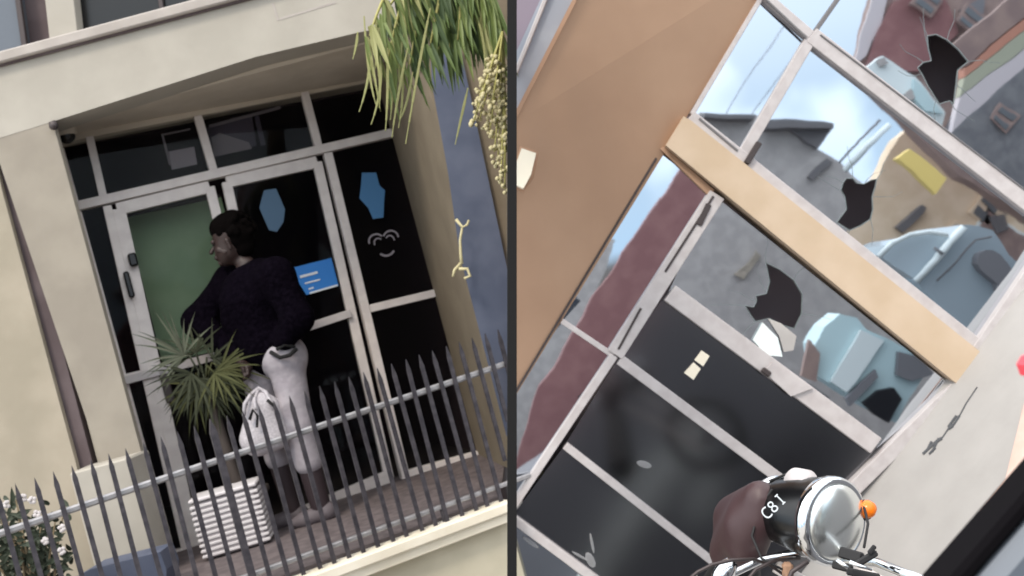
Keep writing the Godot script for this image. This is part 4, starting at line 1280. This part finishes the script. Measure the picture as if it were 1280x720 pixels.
func motorcycle():
	var m := thing("motorcycle", "parked motorcycle with chrome headlight, orange indicator and maroon tank before dark windows", "motorcycle", STREET, Vector3(.3, -2.06, 2.6))
	var c := Vector3(0.018, -1.111, 2.500)
	# headlight axis: mostly towards the viewer, turned to the right of the picture
	var ax := (Vector3(.30, -.38, .80)).normalized()
	var xf := axis(ax, c)
	var st := mb()
	lathe(st, [Vector2(.03, -.27), Vector2(.07, -.25), Vector2(.098, -.19), Vector2(.112, -.1), Vector2(.116, -.03), Vector2(.116, -.012)], xf, 40)
	obj("headlight_bucket", st, M.black_gloss, m)
	st = mb()
	lathe(st, [Vector2(.116, -.035), Vector2(.124, -.03), Vector2(.126, -.01), Vector2(.122, .006), Vector2(.112, .012), Vector2(.106, .006)], xf, 40)
	obj("headlight_rim", st, M.chrome, m)
	st = mb()
	var prof := []
	for i in 12: prof.append(Vector2(.107 * cos(i / 11.0 * PI / 2), .006 + .034 * sin(i / 11.0 * PI / 2)))
	lathe(st, prof, xf, 40)
	obj("headlight_lens", st, M.lens, m)
	st = mb()
	lathe(st, [Vector2(.078, -.245), Vector2(.088, -.25), Vector2(.094, -.24), Vector2(.098, -.225), Vector2(.09, -.215)], xf, 32)
	obj("bucket_ring", st, M.chrome, m)
	# white letters on the bucket side
	st = mb()
	var let := func(called: String, p: Vector3, turn: float, size: float):
		var t := TextMesh.new()
		t.text = called
		t.font_size = 32
		t.pixel_size = size / 32.0
		t.depth = .003
		var f := SystemFont.new()
		f.font_names = PackedStringArray(["Droid Sans"])
		t.font = f
		var o := MeshInstance3D.new()
		o.mesh = t
		o.name = "lettering"
		o.material_override = M.white_print
		m.add_child(o, true)
		o.transform = Transform3D(Basis(Vector3(0, 0, 1), turn), p - bases[m])
	let.call("C8 I", Vector3(-0.051, -0.918, 2.600), deg_to_rad(-8), .042)
	# indicator
	st = mb()
	var ip := Vector3(0.099, -1.180, 2.450)
	lathe(st, [Vector2(0, .03), Vector2(.014, .028), Vector2(.024, .016), Vector2(.027, 0), Vector2(.027, -.02)], axis(Vector3(.6, -.2, .7), ip), 20)
	obj("indicator", st, M.orange, m)
	st = mb()
	lathe(st, [Vector2(.029, .0), Vector2(.029, -.02), Vector2(.02, -.034), Vector2(0, -.036)], axis(Vector3(.6, -.2, .7), ip), 20)
	tube(st, [ip - Vector3(.01, 0, .02), c + Vector3(0, .02, -.1)], .008, .008)
	obj("indicator_stem", st, M.rubber, m)
	# clocks above the headlight, tank and seat behind
	st = mb()
	lathe(st, [Vector2(0, .03), Vector2(.035, .03), Vector2(.042, .02), Vector2(.042, -.03), Vector2(.03, -.045), Vector2(0, -.045)], axis(Vector3(-.3, .7, .45), Vector3(0.048, -1.002, 2.400)), 24)
	obj("instrument_dial", st, M.alu_white, m)
	st = mb()
	lathe(st, [Vector2(0, .02), Vector2(.03, .02), Vector2(.036, .01), Vector2(.036, -.03), Vector2(0, -.03)], axis(Vector3(-.3, .7, .45), Vector3(-0.019, -0.989, 2.380)), 24)
	obj("instrument_dial", st, M.alu, m)
	st = mb()
	body_mesh([[Vector3(-0.055, -0.950, 2.350), Vector3(-0.154, -1.017, 2.100), .05, .085], [Vector3(-0.148, -0.974, 2.300), Vector3(-0.247, -1.042, 2.150), .06, .07], [Vector3(-0.108, -0.989, 2.350), Vector3(-0.207, -1.034, 2.300), .05, .05]], .014, .05, st)
	obj("fuel_tank", st, M.maroon, m)
	st = mb()
	body_mesh([[Vector3(-0.302, -1.138, 2.000), Vector3(-0.517, -1.295, 1.600), .08, .1]], .02, .04, st)
	obj("seat", st, M.rubber, m)
	# handlebar, levers, cables
	st = mb()
	tube(st, [Vector3(0.036, -1.289, 2.780), Vector3(0.017, -1.259, 2.700), Vector3(-0.002, -1.223, 2.620), Vector3(-0.045, -1.206, 2.500), Vector3(-0.111, -1.121, 2.400), Vector3(-0.200, -1.050, 2.380), Vector3(-0.301, -0.990, 2.400), Vector3(-0.368, -0.928, 2.450)], .0125, .0125, 10)
	obj("handlebar", st, M.chrome, m)
	st = mb()
	for q in [[Vector3(-0.039, -1.135, 2.600), Vector3(-0.016, -1.178, 2.640), .03], [Vector3(-0.040, -1.166, 2.660), Vector3(0.020, -1.190, 2.660), .018], [Vector3(0.004, -1.171, 2.670), Vector3(0.031, -1.172, 2.670), .012], [Vector3(-0.077, -1.130, 2.620), Vector3(-0.055, -1.175, 2.640), .022], [Vector3(-0.068, -1.156, 2.660), Vector3(-0.029, -1.228, 2.680), .02]]:
		bar(st, q[0], q[1], q[2], q[2] * .8, Vector3(.1, .2, 1), .004)
	obj("switch_gear", st, M.rubber, m)
	st = mb()
	tube(st, [Vector3(-0.043, -1.131, 2.700), Vector3(-0.035, -1.158, 2.710), Vector3(-0.024, -1.186, 2.710)], .006, .004)
	tube(st, [Vector3(-0.060, -1.110, 2.680), Vector3(-0.058, -1.138, 2.700)], .006, .005)
	obj("brake_lever", st, M.chrome, m)
	for q in [[[Vector3(-0.368, -0.879, 2.500), Vector3(-0.323, -0.890, 2.500), Vector3(-0.283, -0.910, 2.500), Vector3(-0.241, -0.953, 2.480), Vector3(-0.204, -1.010, 2.450), Vector3(-0.193, -1.073, 2.400), Vector3(-0.191, -1.138, 2.400)], .005],
		[[Vector3(-0.288, -1.012, 2.500), Vector3(-0.220, -1.016, 2.500), Vector3(-0.168, -1.062, 2.450), Vector3(-0.126, -1.132, 2.400)], .005], [[Vector3(-0.113, -1.100, 2.550), Vector3(-0.162, -1.082, 2.550), Vector3(-0.220, -1.098, 2.550)], .007],
		[[Vector3(-0.015, -0.949, 2.400), Vector3(-0.091, -0.962, 2.380), Vector3(-0.157, -0.983, 2.400), Vector3(-0.189, -1.027, 2.450), Vector3(-0.177, -1.083, 2.480)], .004], [[Vector3(0.119, -1.128, 2.400), Vector3(0.114, -1.158, 2.450), Vector3(0.069, -1.182, 2.520), Vector3(0.010, -1.188, 2.580)], .004],
		[[Vector3(0.077, -1.031, 2.380), Vector3(0.050, -0.973, 2.350), Vector3(-0.015, -0.943, 2.320), Vector3(-0.071, -0.946, 2.300)], .004]]:
		st = mb()
		tube(st, q[0], q[1], q[1], 6)
		obj("cable", st, M.rubber if q[1] == .004 else M.alu_dark, m)
	for s in [0, 1]: # lamp bracket ears with a bolt each
		var e: Vector3 = c + [Vector3(-.06, .09, -.09), Vector3(.08, -.09, -.1)][s]
		st = mb()
		bar(st, e, e + Vector3(-.03, .05, -.1), .05, .008, Vector3(.3, .2, .9), .002)
		obj("lamp_bracket", st, M.black_gloss, m)
		st = mb()
		lathe(st, [Vector2(0, .012), Vector2(.012, .012), Vector2(.014, 0), Vector2(.014, -.01)], axis(Vector3(.2, .3, .9), e + Vector3(0, 0, .01)), 6)
		obj("bolt", st, M.chrome, m)
	st = mb()
	ball(st, Transform3D(Basis(), Vector3(-0.290, -0.982, 2.400)), Vector3(.05, .03, .03))
	obj("brake_reservoir", st, M.chrome, m)
	st = mb()
	cbox(st, Transform3D(Basis(Vector3(0, 0, 1), .7), Vector3(-0.177, -1.111, 2.450)), Vector3(.06, .03, .03), .008)
	obj("steering_head", st, M.tan, m)
	# fork and front wheel, mostly below the picture
	st = mb()
	for s in [0, 1]:
		var o: Vector3 = Vector3(-.13, .05, -.13) * s
		tube(st, [Vector3(-0.062, -1.178, 2.420) + o, Vector3(-0.062, -1.178, 2.420) + Vector3(.08, -.68, .1) + o], .02, .022, 10)
	obj("fork", st, M.alu, m)
	var hub := Vector3(-0.062, -1.178, 2.420) + Vector3(.05, -.62, .02)
	var wx := axis(Vector3(-.5, .1, -.86), hub)
	st = mb()
	prof = []
	for i in 13: prof.append(Vector2(.27 + .04 * cos(TAU * i / 12), .045 * sin(TAU * i / 12)))
	lathe(st, prof, wx, 36)
	var wh := obj("wheel", st, M.rubber, m)
	st = mb()
	lathe(st, [Vector2(.24, -.03), Vector2(.25, -.03), Vector2(.25, .03), Vector2(.24, .03), Vector2(.24, -.03)], wx, 36)
	for k in 12:
		var a := TAU * k / 12
		tube(st, [wx * Vector3(.02 * cos(a), .03 * (k % 2 * 2 - 1), .02 * sin(a)), wx * Vector3(.245 * cos(a + .2), 0, .245 * sin(a + .2))], .002, .002, 4)
	lathe(st, [Vector2(0, -.05), Vector2(.03, -.05), Vector2(.03, .05), Vector2(0, .05)], wx, 16)
	obj("rim", st, M.alu_dark, wh)

func foreground():
	var d := thing("car_door", "black window seal and grey sill of a car door in the near corner", "car door", STREET, Vector3(0.068, -0.460, 4.600))
	var e0 := Vector3(0.291, -0.471, 4.550)
	var e1 := Vector3(-0.073, -0.444, 4.550)
	var along := (e1 - e0).normalized()
	var up := Vector3(0, 0, 1)
	var out := along.cross(up).normalized() # towards the sill's lower side or upper side
	if out.y > 0: out = -out
	var st := mb()
	bar(st, e0 + out * .009, e1 + out * .009, .016, .05, up, .006)
	obj("window_seal", st, M.car_seal, d)
	st = mb()
	bar(st, e0 + out * .045, e1 + out * .045, .052, .07, up, .012)
	obj("sill", st, M.car_grey, d)
	st = mb()
	bar(st, e0 + out * .092, e1 + out * .092, .04, .06, up, .012)
	obj("inner_panel", st, M.car_dark, d)
	var r := thing("red_tag", "small red plastic tag above the black window seal in the near corner", "tag", STREET, Vector3(0.235, -0.428, 4.500))
	st = mb()
	prism(st, PackedVector2Array([Vector2(0.227, -0.422), Vector2(0.236, -0.421), Vector2(0.261, -0.433), Vector2(0.228, -0.458), Vector2(0.224, -0.438), Vector2(0.221, -0.431)]), 4.49, 4.51)
	obj("tag_face", st, M.red, r)
	st = mb()
	tube(st, [Vector3(0.247, -0.429, 4.500), Vector3(0.237, -0.464, 4.500), Vector3(0.243, -0.479, 4.540)], .002, .002)
	obj("string", st, M.red, r)

# what stands across the street, seen in the mirrored windows
func slab(called: String, label: String, cat: String, poly: PackedVector2Array, w0: float, depth: float, m: Material, extra := []):
	var o := thing(called, label, cat, STREET, v3(poly[0], w0))
	var st := mb()
	prism(st, poly, w0, w0 + depth)
	obj("wall", st, m, o)
	for e in extra:
		st = mb()
		prism(st, e[0], w0 - e[2], w0 - .01)
		obj(e[3], st, e[1], o)
	return o

# a framed window or door on a mirrored house: centre, size, wall face, and how many panes across
func far_window(o: Node3D, called: String, c: Vector2, s: Vector2, w0: float, across: int, glass: Material, frame: Material):
	var st := mb()
	cbox(st, Transform3D(Basis(), Vector3(c.x, c.y, w0 - .04)), Vector3(s.x, s.y, .06), .01)
	var wn := obj(called, st, frame, o)
	for k in across:
		st = mb()
		var pw := s.x / across
		cbox(st, Transform3D(Basis(), Vector3(c.x - s.x * .5 + pw * (k + .5), c.y, w0 - .08)), Vector3(pw - .12, s.y - .14, .04), .005)
		obj("pane", st, glass, wn)

func reflected_street():
	slab("gabled_house", "grey gabled house across the street, seen in the windows", "house", PackedVector2Array([Vector2(4.686, -0.840), Vector2(5.296, -1.703), Vector2(5.323, -1.888), Vector2(6.038, -2.915), Vector2(5.954, -2.977), Vector2(5.722, -2.965), Vector2(5.466, -2.971), Vector2(5.502, -3.540), Vector2(5.436, -4.073), Vector2(4.430, -4.418), Vector2(4.287, -3.483), Vector2(4.347, -0.834)]), 14.5, .6, M.r_grey,
		[[PackedVector2Array([Vector2(5.228, -1.841), Vector2(5.946, -2.871), Vector2(5.844, -2.929), Vector2(5.135, -1.984)]), M.r_eaves, .4, "eaves"], [PackedVector2Array([Vector2(5.409, -2.299), Vector2(5.824, -2.927), Vector2(5.429, -2.965), Vector2(5.406, -2.688)]), M.r_eaves, .2, "dark_gable"], [PackedVector2Array([Vector2(4.645, -0.893), Vector2(5.199, -1.681), Vector2(5.123, -1.701), Vector2(4.575, -0.945)]), M.r_eaves, .4, "eaves"], [PackedVector2Array([Vector2(4.916, -3.166), Vector2(5.388, -3.254), Vector2(5.394, -3.360), Vector2(4.922, -3.272)]), M.r_eaves, .1, "shutter"]])  # eaves and one gable piece are in the darker grey
	slab("tan_house", "tan rendered house across the street, seen in the windows", "house", PackedVector2Array([Vector2(6.162, -5.055), Vector2(6.943, -5.581), Vector2(7.539, -5.473), Vector2(8.507, -5.279), Vector2(8.855, -5.357), Vector2(8.902, -9.289), Vector2(6.425, -11.147), Vector2(5.566, -10.001), Vector2(5.689, -5.651)]), 20.5, .6, M.r_tan,
		[[PackedVector2Array([Vector2(6.644, -6.491), Vector2(7.466, -6.690), Vector2(7.474, -6.829), Vector2(6.644, -6.683)]), M.r_eaves, .2, "window"], [PackedVector2Array([Vector2(8.273, -8.150), Vector2(8.542, -8.380), Vector2(8.334, -8.680), Vector2(8.027, -8.526)]), M.r_eaves, .2, "window"]])
	var th: Node3D = get_node("tan_house")
	for q in [[Vector2(6.455, -6.175), 2], [Vector2(5.657, -6.103), 1]]:
		far_window(th, "window", q[0] * 1.3, Vector2(.75, .6), 20.5, q[1], M.r_pane, M.r_tan)
	far_window(th, "door", Vector2(8.027, -8.929), Vector2(.9, 1.8), 20.5, 1, M.r_brown, M.r_white)
	slab("yellow_sign", "yellow sign board seen in the windows", "sign", PackedVector2Array([Vector2(6.822, -4.729), Vector2(7.139, -4.798), Vector2(7.152, -5.770), Vector2(6.740, -5.793)]), 16.5, .2, M.r_yellow)
	var pole := thing("street_pole", "pale street pole seen in the windows", "pole", STREET, Vector3(5.841, -3.323, 12.500))
	var st := mb()
	tube(st, [Vector3(4.909, -3.285, 12.500), Vector3(5.965, -3.398, 12.500)], .06, .05)
	obj("shaft", st, M.r_white, pole)
	st = mb()
	tube(st, [Vector3(4.941, -3.127, 12.500), Vector3(5.948, -3.242, 12.500)], .02, .02)
	obj("cable", st, M.r_eaves, pole)
	for q in [[Vector3(10.624, -1.661, 24.500), Vector3(7.373, -1.867, 24.500), "thin overhead cable in the windows, nearer the tan soffit"], [Vector3(10.379, -2.376, 24.500), Vector3(7.458, -2.501, 24.500), "thin overhead cable in the windows, nearer the white transom"]]:
		var wi := thing("overhead_cable", q[2], "cable", STREET, q[0], "overhead cables")
		st = mb()
		tube(st, [q[0], q[1]], .012, .012, 5)
		obj("strand", st, M.r_eaves, wi)
	# parked pale blue car
	var car := thing("parked_car", "pale blue car parked across the street, seen in the windows", "car", STREET, Vector3(2.828, -4.391, 7.000))
	st = mb()
	prism(st, PackedVector2Array([Vector2(2.884, -3.722), Vector2(3.729, -3.762), Vector2(3.822, -3.902), Vector2(3.885, -4.064), Vector2(3.837, -4.216), Vector2(3.770, -4.406), Vector2(3.774, -4.566), Vector2(3.684, -4.912), Vector2(2.866, -5.061), Vector2(2.689, -4.671)]), 7.0, 8.5)
	obj("body", st, M.r_car, car)
	st = mb()
	prism(st, PackedVector2Array([Vector2(2.866, -3.201), Vector2(3.037, -3.212), Vector2(3.215, -3.310), Vector2(3.401, -3.496), Vector2(3.513, -3.692), Vector2(3.550, -3.803), Vector2(2.918, -3.766), Vector2(2.884, -3.535)]), 7.05, 8.3)
	obj("window", st, M.r_glass, car)
	st = mb()
	tube(st, [Vector3(2.817, -3.171, 6.900), Vector3(3.038, -3.190, 6.900), Vector3(3.227, -3.302, 6.900), Vector3(3.393, -3.478, 6.900), Vector3(3.503, -3.671, 6.900)], .03, .03)
	tube(st, [Vector3(2.861, -3.692, 6.900), Vector3(3.683, -3.756, 6.900)], .045, .036)
	obj("door_frame", st, M.r_white, car)
	st = mb()
	prism(st, PackedVector2Array([Vector2(3.487, -4.065), Vector2(3.548, -4.054), Vector2(3.609, -4.089), Vector2(3.651, -4.161), Vector2(3.662, -4.268), Vector2(3.638, -4.389), Vector2(3.588, -4.508), Vector2(3.531, -4.585), Vector2(3.430, -4.604), Vector2(3.315, -4.574), Vector2(3.311, -4.508), Vector2(3.369, -4.430), Vector2(3.378, -4.319), Vector2(3.396, -4.190), Vector2(3.428, -4.109)]), 6.85, 7.0)
	obj("wheel", st, M.r_dark, car)
	st = mb()
	tube(st, [Vector3(3.265, -3.618, 6.850), Vector3(3.276, -3.725, 6.850)], .018, .018, 6)
	obj("door_handle", st, M.r_dark, car)
	st = mb()
	tube(st, [Vector3(3.005, -3.884, 6.900), Vector3(3.644, -3.935, 6.900), Vector3(3.784, -4.061, 6.900)], .012, .012, 6)
	obj("crease", st, M.r_eaves, car)
	# the same street further along, seen lower in the front
	slab("maroon_building", "long maroon shop building across the street, seen in the windows", "building", PackedVector2Array([Vector2(3.603, -1.151), Vector2(3.564, -1.923), Vector2(0.283, -2.263), Vector2(-3.462, -2.455), Vector2(-2.178, -1.810), Vector2(-1.143, -1.423), Vector2(-0.730, -1.431), Vector2(0.713, -1.233)]), 13.5, .3, M.r_maroon)
	slab("pale_building", "pale grey building behind the maroon one, seen in the windows", "building", PackedVector2Array([Vector2(2.813, -1.518), Vector2(-1.161, -2.546), Vector2(-5.136, -3.573), Vector2(-5.538, -3.037), Vector2(-3.037, -1.161), Vector2(2.590, -0.849)]), 24.5, 3.0, M.r_grey)
	slab("grey_building", "wide grey building across the street, seen in the windows", "building", PackedVector2Array([Vector2(2.179, -2.608), Vector2(4.644, -1.429), Vector2(4.680, -2.965), Vector2(4.609, -4.805), Vector2(4.502, -9.575), Vector2(1.929, -8.824), Vector2(2.001, -7.431), Vector2(1.858, -5.752), Vector2(1.886, -3.944)]), 18.5, .5, M.r_grey,
		[[PackedVector2Array([Vector2(3.167, -3.780), Vector2(3.922, -3.812), Vector2(3.918, -3.926), Vector2(3.479, -3.989), Vector2(3.196, -4.025)]), M.r_smoke, .1, "downpipe"]])
	slab("pale_van", "pale blue van parked across the street, seen in the windows", "van", PackedVector2Array([Vector2(1.653, -3.332), Vector2(1.877, -3.309), Vector2(2.133, -3.359), Vector2(2.214, -3.565), Vector2(2.175, -3.739), Vector2(2.235, -3.948), Vector2(2.284, -4.335), Vector2(2.245, -4.606), Vector2(1.471, -4.703), Vector2(1.409, -4.362), Vector2(1.366, -3.596)]), 7.5, .5, M.r_pale_car,
		[[PackedVector2Array([Vector2(2.124, -3.664), Vector2(2.181, -3.933), Vector2(1.406, -3.987), Vector2(1.398, -3.752)]), M.r_white, .08, "door_pillar"], [PackedVector2Array([Vector2(1.605, -4.029), Vector2(1.832, -4.075), Vector2(1.778, -4.163), Vector2(1.279, -4.106), Vector2(1.333, -4.017)]), M.r_dark, .1, "mirror"], [PackedVector2Array([Vector2(2.174, -4.179), Vector2(2.262, -4.424), Vector2(2.201, -4.662), Vector2(1.974, -4.520), Vector2(1.932, -4.336)]), M.r_dark, .1, "wheel"], [PackedVector2Array([Vector2(1.375, -4.394), Vector2(1.402, -4.205), Vector2(1.640, -4.267), Vector2(1.786, -4.397), Vector2(1.736, -4.555), Vector2(1.402, -4.590)]), M.r_black, .12, "wheel"], [PackedVector2Array([Vector2(1.229, -3.399), Vector2(1.651, -3.226), Vector2(1.598, -3.410), Vector2(1.283, -3.599)]), M.r_brown, .1, "bumper"]])
	# top right corner
	slab("brown_building", "dark brown building across the street, seen in the windows", "building", PackedVector2Array([Vector2(10.625, -2.258), Vector2(9.639, -2.730), Vector2(9.125, -2.937), Vector2(8.560, -3.137), Vector2(8.417, -3.601), Vector2(8.003, -6.502), Vector2(8.181, -8.824), Vector2(13.183, -5.073)]), 18.5, .5, M.r_brown,
		[[PackedVector2Array([Vector2(10.537, -2.239), Vector2(9.559, -2.707), Vector2(8.680, -3.011), Vector2(8.319, -3.061), Vector2(8.829, -3.210), Vector2(9.608, -3.068), Vector2(10.770, -2.551)]), M.r_lilac, .1, "edge"], [PackedVector2Array([Vector2(10.161, -2.964), Vector2(10.937, -3.704), Vector2(10.443, -4.516), Vector2(9.236, -4.318), Vector2(8.615, -3.373), Vector2(9.384, -3.105)]), M.r_maroon, .2, "wall_panel"], [PackedVector2Array([Vector2(9.561, -5.398), Vector2(10.266, -5.751), Vector2(11.219, -6.139), Vector2(7.973, -8.573), Vector2(8.502, -6.633), Vector2(8.397, -5.610)]), M.r_darkgrey, .25, "lower_wall"], [PackedVector2Array([Vector2(10.919, -4.269), Vector2(11.325, -4.516), Vector2(11.021, -4.699), Vector2(10.767, -4.537)]), M.r_dark, .3, "window"]])
	slab("white_van", "white van seen in the windows", "van", PackedVector2Array([Vector2(5.757, -2.277), Vector2(6.078, -2.348), Vector2(6.112, -2.889), Vector2(6.050, -3.144), Vector2(5.954, -3.573), Vector2(5.754, -3.663), Vector2(5.716, -3.573)]), 10.5, .3, M.r_white,
		[[PackedVector2Array([Vector2(5.941, -2.320), Vector2(6.036, -2.367), Vector2(5.995, -2.471), Vector2(5.894, -2.414)]), M.r_grey, .1, "window"], [PackedVector2Array([Vector2(5.770, -2.921), Vector2(5.884, -2.954), Vector2(5.806, -3.086), Vector2(5.704, -3.030)]), M.r_grey, .1, "window"], [PackedVector2Array([Vector2(6.045, -2.892), Vector2(6.012, -3.124), Vector2(5.884, -3.546), Vector2(5.775, -3.361), Vector2(5.804, -3.044)]), M.r_pale_car, .08, "side_panel"]])
	var bb: Node3D = get_node("brown_building")
	for q in [Vector2(10.772, -4.537), Vector2(10.468, -3.537), Vector2(9.485, -6.395), Vector2(10.575, -5.466)]:
		far_window(bb, "window", q, Vector2(.5, .55), 18.2, 2, M.r_pane, M.r_brown)
	var aw := thing("striped_awning", "striped fabric awning across the street, seen in the windows", "awning", STREET, Vector3(6.699, -3.349, 9.500))
	var strip := [[PackedVector2Array([Vector2(6.239, -3.220), Vector2(7.520, -3.515), Vector2(7.378, -3.622), Vector2(6.149, -3.287)]), M.r_red], [PackedVector2Array([Vector2(6.141, -3.294), Vector2(7.369, -3.628), Vector2(7.181, -3.769), Vector2(5.877, -3.407)]), M.r_green], [PackedVector2Array([Vector2(5.868, -3.414), Vector2(7.172, -3.776), Vector2(6.985, -3.917), Vector2(5.417, -3.613)]), M.r_lilac], [PackedVector2Array([Vector2(6.337, -2.867), Vector2(7.878, -3.247), Vector2(7.538, -3.501), Vector2(6.257, -3.206)]), M.r_brown]]
	for q in strip:
		st = mb()
		prism(st, q[0], 9.5, 9.7)
		obj("stripe", st, q[1], aw)
	# kerb and dark hedge that the lower panes mirror
	slab("dark_hedge_wall", "dark boundary wall across the street, seen in the lower windows", "wall", PackedVector2Array([Vector2(1.430, -2.012), Vector2(1.442, -6.352), Vector2(-1.215, -9.768), Vector2(-5.770, -3.695), Vector2(-3.138, -1.721), Vector2(-1.569, -2.126)]), 11.5, 1.0, M.r_dark,
		[[PackedVector2Array([Vector2(0.198, -3.805), Vector2(-0.198, -3.855), Vector2(-1.008, -3.721), Vector2(-1.493, -3.776), Vector2(-2.397, -3.805), Vector2(-3.212, -3.954), Vector2(-3.509, -3.558), Vector2(-2.664, -3.573), Vector2(-1.730, -3.460), Vector2(-1.344, -3.479), Vector2(-0.652, -3.455), Vector2(-0.074, -3.608)]), M.r_kerb, .3, "pale_band"], [PackedVector2Array([Vector2(0.321, -4.547), Vector2(0.828, -4.399), Vector2(1.557, -4.547), Vector2(1.581, -4.992), Vector2(0.692, -5.041), Vector2(0.210, -5.016)]), M.r_darkgrey, .3, "panel"], [PackedVector2Array([Vector2(-1.107, -4.290), Vector2(-0.692, -4.226), Vector2(-0.316, -4.315), Vector2(-0.544, -4.423), Vector2(-1.087, -4.522), Vector2(-1.275, -4.478)]), M.r_kerb, .3, "panel"], [PackedVector2Array([Vector2(0.099, -4.868), Vector2(0.657, -4.913), Vector2(0.544, -5.152), Vector2(0.185, -5.189)]), M.maroon, .3, "panel"], [PackedVector2Array([Vector2(0.544, -5.152), Vector2(1.285, -5.214), Vector2(0.840, -5.239), Vector2(0.432, -5.313)]), M.r_darkgrey, .3, "panel"]])
